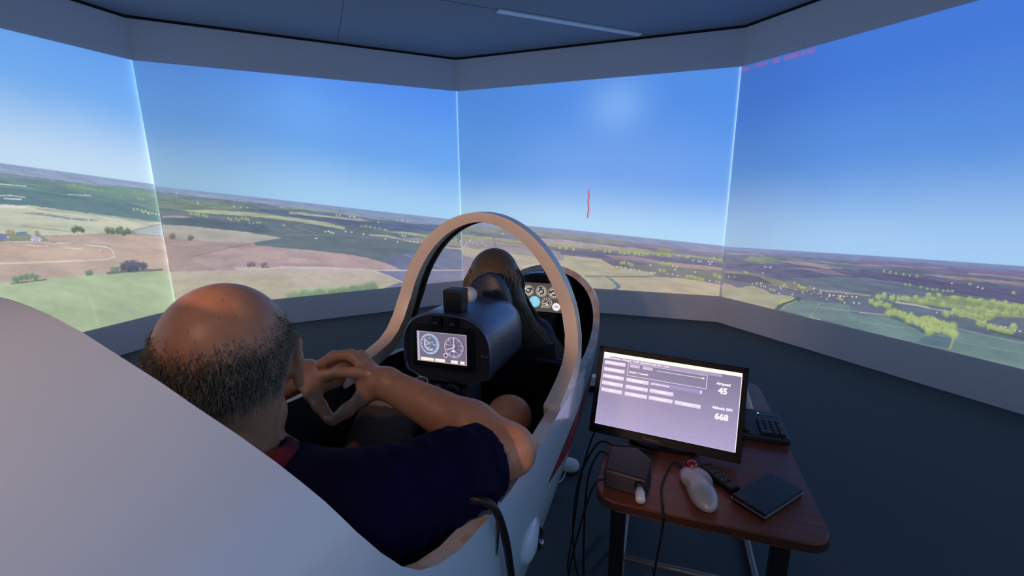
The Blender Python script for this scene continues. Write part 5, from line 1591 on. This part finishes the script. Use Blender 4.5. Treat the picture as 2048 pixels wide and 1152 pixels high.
for r_ in range(5):
    y = 1.487 + r_ * .0185
    for c_ in range(4):
        x = px - (3 - c_) * .0185
        if c_ == 3 and r_ in (0, 2): keyat(tme, x, y + .009); continue
        if c_ == 3 and r_ in (1, 3): continue
        if r_ == 0 and c_ == 0: keyat(wme, x + .009, y); continue
        if r_ == 0 and c_ == 1: continue
        keyat(kme, x, y)
for r_ in range(6):
    y = 1.487 + r_ * .0185 + (.008 if r_ == 5 else 0)
    for c_ in range(18):
        x = -.005 + c_ * .0185
        if x > px - .07: break
        if r_ == 0 and 4 <= c_ <= 9:
            if c_ == 6: keyat(sme, x + .009, y)
            continue
        keyat(kme, x, y)
lathe('lock_lamp', [(.0022, 0), (.0022, .002), (.0005, .003)], mat('green_lamp', (120, 255, 60), .4, emit=(120, 255, 40), estr=6), kb, (px - .048, 1.622, TZ + .0245), n=10)
box('lamp_strip', (px - .028, 1.622, TZ + .0252), (.066, .020, .0012), mat('dark_gloss', (14, 15, 18), .2), kb, .0004)

# folded white paper standing behind the monitor
pm = mat('white_paper', (214, 218, 226), 0.8, var=0.02)
V = [(.270, 1.69, TZ + .001), (.366, 1.70, TZ + .001), (.346, 1.715, TZ + .06), (.334, 1.72, TZ + .135), (.270, 1.72, TZ + .14), (.270, 1.79, TZ + .001), (.352, 1.78, TZ + .001)]
pp = obj('folded_paper', mesh('folded_paper', V, [(0, 1, 2, 3, 4), (4, 3, 2, 6, 5)]), [pm])
s_ = pp.modifiers.new('sheet', 'SOLIDIFY'); s_.thickness = .0012
tag(pp, 'folded white paper standing behind the monitor on the table', 'paper')

# trackball mouse
tm = empty('trackball', (.14, 1.15, TZ), 'silver trackball mouse with a dark red ball on the table', 'trackball')
SILV = mat('silver_grey_plastic', (168, 168, 174), 0.35, metal=0.2, var=0.05)
T0 = np.array((.139, 1.150, TZ)); th_ = math.radians(7)
fd = np.array((-math.sin(th_) * 1.6, math.cos(th_), 0)); fd /= np.linalg.norm(fd); sdv = np.array((fd[1], -fd[0], 0))
tp = lambda x, y, z: T0 + sdv * x + fd * y + np.array((0, 0, z))
TM = [ell(tp(0, -.030, .018), (.036, .068, .027), .012, np.stack([sdv, fd, (0, 0, 1)], 1), (tp(0, 0, .001), (0, 0, -1))), ell(tp(.002, .035, .014), (.043, .052, .020), .014, np.stack([sdv, fd, (0, 0, 1)], 1), (tp(0, 0, .001), (0, 0, -1)))]
obj('shell', sdf_mesh('shell', TM, .003), [SILV], tm, True)
lathe('ball', [(.001, -.018)] + [(.018 * math.cos(a), .018 * math.sin(a)) for a in np.linspace(-1.3, 1.4, 12)] + [(.001, .018)], mat('dark_red_ball', (120, 10, 24), .08, var=.1, coat=.6), tm, Vector(tp(.0, .074, .026)), n=22)
lathe('button_pad', [(.015, 0), (.013, .004), (.002, .006)], mat('purple_grey_pad', (74, 62, 78), .4), tm, Vector(tp(-.026, .028, .022)), axis=tuple(np.array((0, 0, 1)) - sdv * .75), n=20)
tube('cord', spline([Vector(tp(-.02, .085, .008)), Vector((.075, 1.25, TZ + .006)), Vector((.045, 1.14, TZ + .006)), Vector((.048, 1.04, TZ + .006)), Vector((.050, 1.020, TZ - .03)), Vector((.035, 1.03, .35)), Vector((.045, 1.05, .10)), Vector((.06, 1.10, .006))], 7), .0028, BLACK, tm, 6)

# slim black remote and a black folder
rm = empty('remote_control', (.20, 1.19, TZ), 'slim black remote control lying beside the trackball', 'remote')
rr = Matrix.Rotation(math.radians(-38 + 90), 3, 'Z')
box('case', (.197, 1.212, TZ + .0098), (.115, .036, .018), BLACK, rm, .006, Matrix.Rotation(math.radians(-52), 3, 'Z'))
dv_ = Vector((math.cos(math.radians(-52)), math.sin(math.radians(-52)), 0)); dp_ = Vector((-dv_.y, dv_.x, 0))
for i in range(4):
    for j in (-1, 0, 1):
        box('key', Vector((.197, 1.212, TZ + .0198)) + dv_ * (-.036 + .02 * i) + dp_ * (.010 * j), (.011, .006, .003), KC, rm, .001, Matrix.Rotation(math.radians(-52), 3, 'Z'))
fo = empty('external_drive', (.31, 1.17, TZ), 'flat black portable drive with a bright metal edge at the table corner', 'drive')
ang = math.atan2(1.27 - 1.133, .339 - .222)
ra_ = Matrix.Rotation(ang, 3, 'Z')
fc = Vector((.309, 1.172, TZ))
box('lower_shell', fc + Vector((0, 0, .0055)), (.178, .088, .009), BLACK, fo, .003, ra_)
box('metal_band', fc + Vector((0, 0, .0118)), (.180, .090, .004), mat('bright_metal', (190, 192, 195), .25, metal=.9), fo, .001, ra_)
box('upper_shell', fc + Vector((0, 0, .0178)), (.178, .088, .009), mat('black_leather_grain', (18, 20, 26), .4, var=.2, scale=300, bump=.4), fo, .003, ra_)

# dark control box with a white knob on the table's near left corner
jb = empty('control_box', (-.05, 1.13, TZ), 'dark plastic control box with a white knob and cables', 'control box')
CB = mat('dark_purple_grey_plastic', (38, 31, 42), 0.5, var=0.15)
bm = bmesh.new()
q0 = [(-.108, 1.085), (.006, 1.068), (.018, 1.155), (-.022, 1.208), (-.100, 1.195)]
a = [bm.verts.new((x, y, TZ + .001)) for x, y in q0]
b = [bm.verts.new((x + (.0 - x) * .02 - .004, y + .012, TZ + (.058 if y > 1.1 else .050))) for x, y in q0]
bm.faces.new(a[::-1]); bm.faces.new(b)
for i in range(5): bm.faces.new((a[i], a[(i + 1) % 5], b[(i + 1) % 5], b[i]))
bmesh.ops.bevel(bm, geom=bm.edges[:], offset=.006, segments=2, affect='EDGES', profile=.5)
obj('case', bm_mesh('case', bm), CB, jb)
lathe('knob', [(.0095, -.004), (.0095, .012), (.0125, .014), (.0125, .040), (.010, .043), (.001, .044)], WHITEP, jb, (-.012, 1.074, TZ + .030), axis=(.12, -1, -.22), n=18)
lathe('knob_collar', [(.014, -.004), (.014, .006), (.010, .008)], BLACK, jb, (-.012, 1.078, TZ + .031), axis=(.12, -1, -.22), n=18)

# cables
def cable(label, pts, r=.0032, n=7, m=BLACK):
    o = tube('black_cable' if m is BLACK else 'white_cable', spline(pts, n), r, m, None, 6)
    tag(o, label, 'cable', 'loose cables by the table')
    return o
cable('black cable looping from the control box over the table edge down to the floor', [(-.100, 1.19, TZ + .03), (-.135, 1.20, TZ + .03), (-.165, 1.19, TZ - .06), (-.17, 1.18, .35), (-.165, 1.20, .12), (-.14, 1.25, .006), (-.05, 1.32, .005)])
cable('black cable running from under the monitor past the control box to the floor', [(.02, 1.285, TZ + .006), (-.02, 1.262, TZ + .030), (-.09, 1.245, TZ + .035), (-.150, 1.27, TZ + .015), (-.21, 1.29, .45), (-.22, 1.27, .25), (-.20, 1.30, .06), (-.17, 1.40, .005), (-.10, 1.55, .005)])
cable('black cable arching high from behind the monitor to the floor by the hull', [(-.03, 1.47, TZ + .03), (-.10, 1.46, TZ + .035), (-.165, 1.42, TZ + .0), (-.215, 1.40, .42), (-.235, 1.36, .20), (-.25, 1.35, .03), (-.22, 1.42, .005), (-.15, 1.60, .005)])
cable('black cable dropping from the front of the control box beside the table leg', [(-.095, 1.10, TZ + .02), (-.132, 1.07, TZ + .01), (-.17, 1.07, TZ - .15), (-.20, 1.08, .25), (-.19, 1.12, .05), (-.16, 1.20, .005), (-.10, 1.28, .005)])
# thick cable over the cockpit rim
th = tube('power_cable', spline([(-.300, .50, .90), (-.262, .492, .955), (-.226, .490, .978), (-.201, .502, .962), (-.192, .522, .90), (-.192, .550, .80), (-.196, .582, .68), (-.20, .62, .50), (-.20, .66, .25), (-.19, .70, .03), (-.17, .80, .010), (-.10, .95, .010)], 8), .0062, BLACK, None, 10)
tag(th, 'thick black cable hanging over the cockpit rim beside the elbow', 'cable')

# white puck with its lead on the floor beyond the hull, and a small white box further on
pk = empty('white_puck', (-.375, 1.985, 0), 'round white plastic device with a thin lead on the dark floor', 'floor device')
lathe('base', [(.052, .001), (.054, .012), (.050, .016)], BLACK, pk, (-.372, 1.985, 0), n=26)
lathe('cap', [(.050, .016), (.052, .030), (.047, .040), (.030, .044), (.001, .045)], WHITEP, pk, (-.372, 1.985, 0), n=26)
tube('lead', spline([(-.380, 1.935, .02), (-.385, 1.90, .006), (-.40, 1.86, .005), (-.44, 1.82, .005), (-.50, 1.80, .005)], 6), .003, WHITEP, pk, 6)
wb_ = empty('white_box', (-.41, 2.93, 0), 'small white plastic box on a black foot on the floor near the nose', 'box')
box('cover', (-.405, 2.95, .075), (.075, .06, .070), WHITEP, wb_, .006)
box('foot', (-.405, 2.95, .021), (.10, .08, .040), BLACK, wb_, .004)
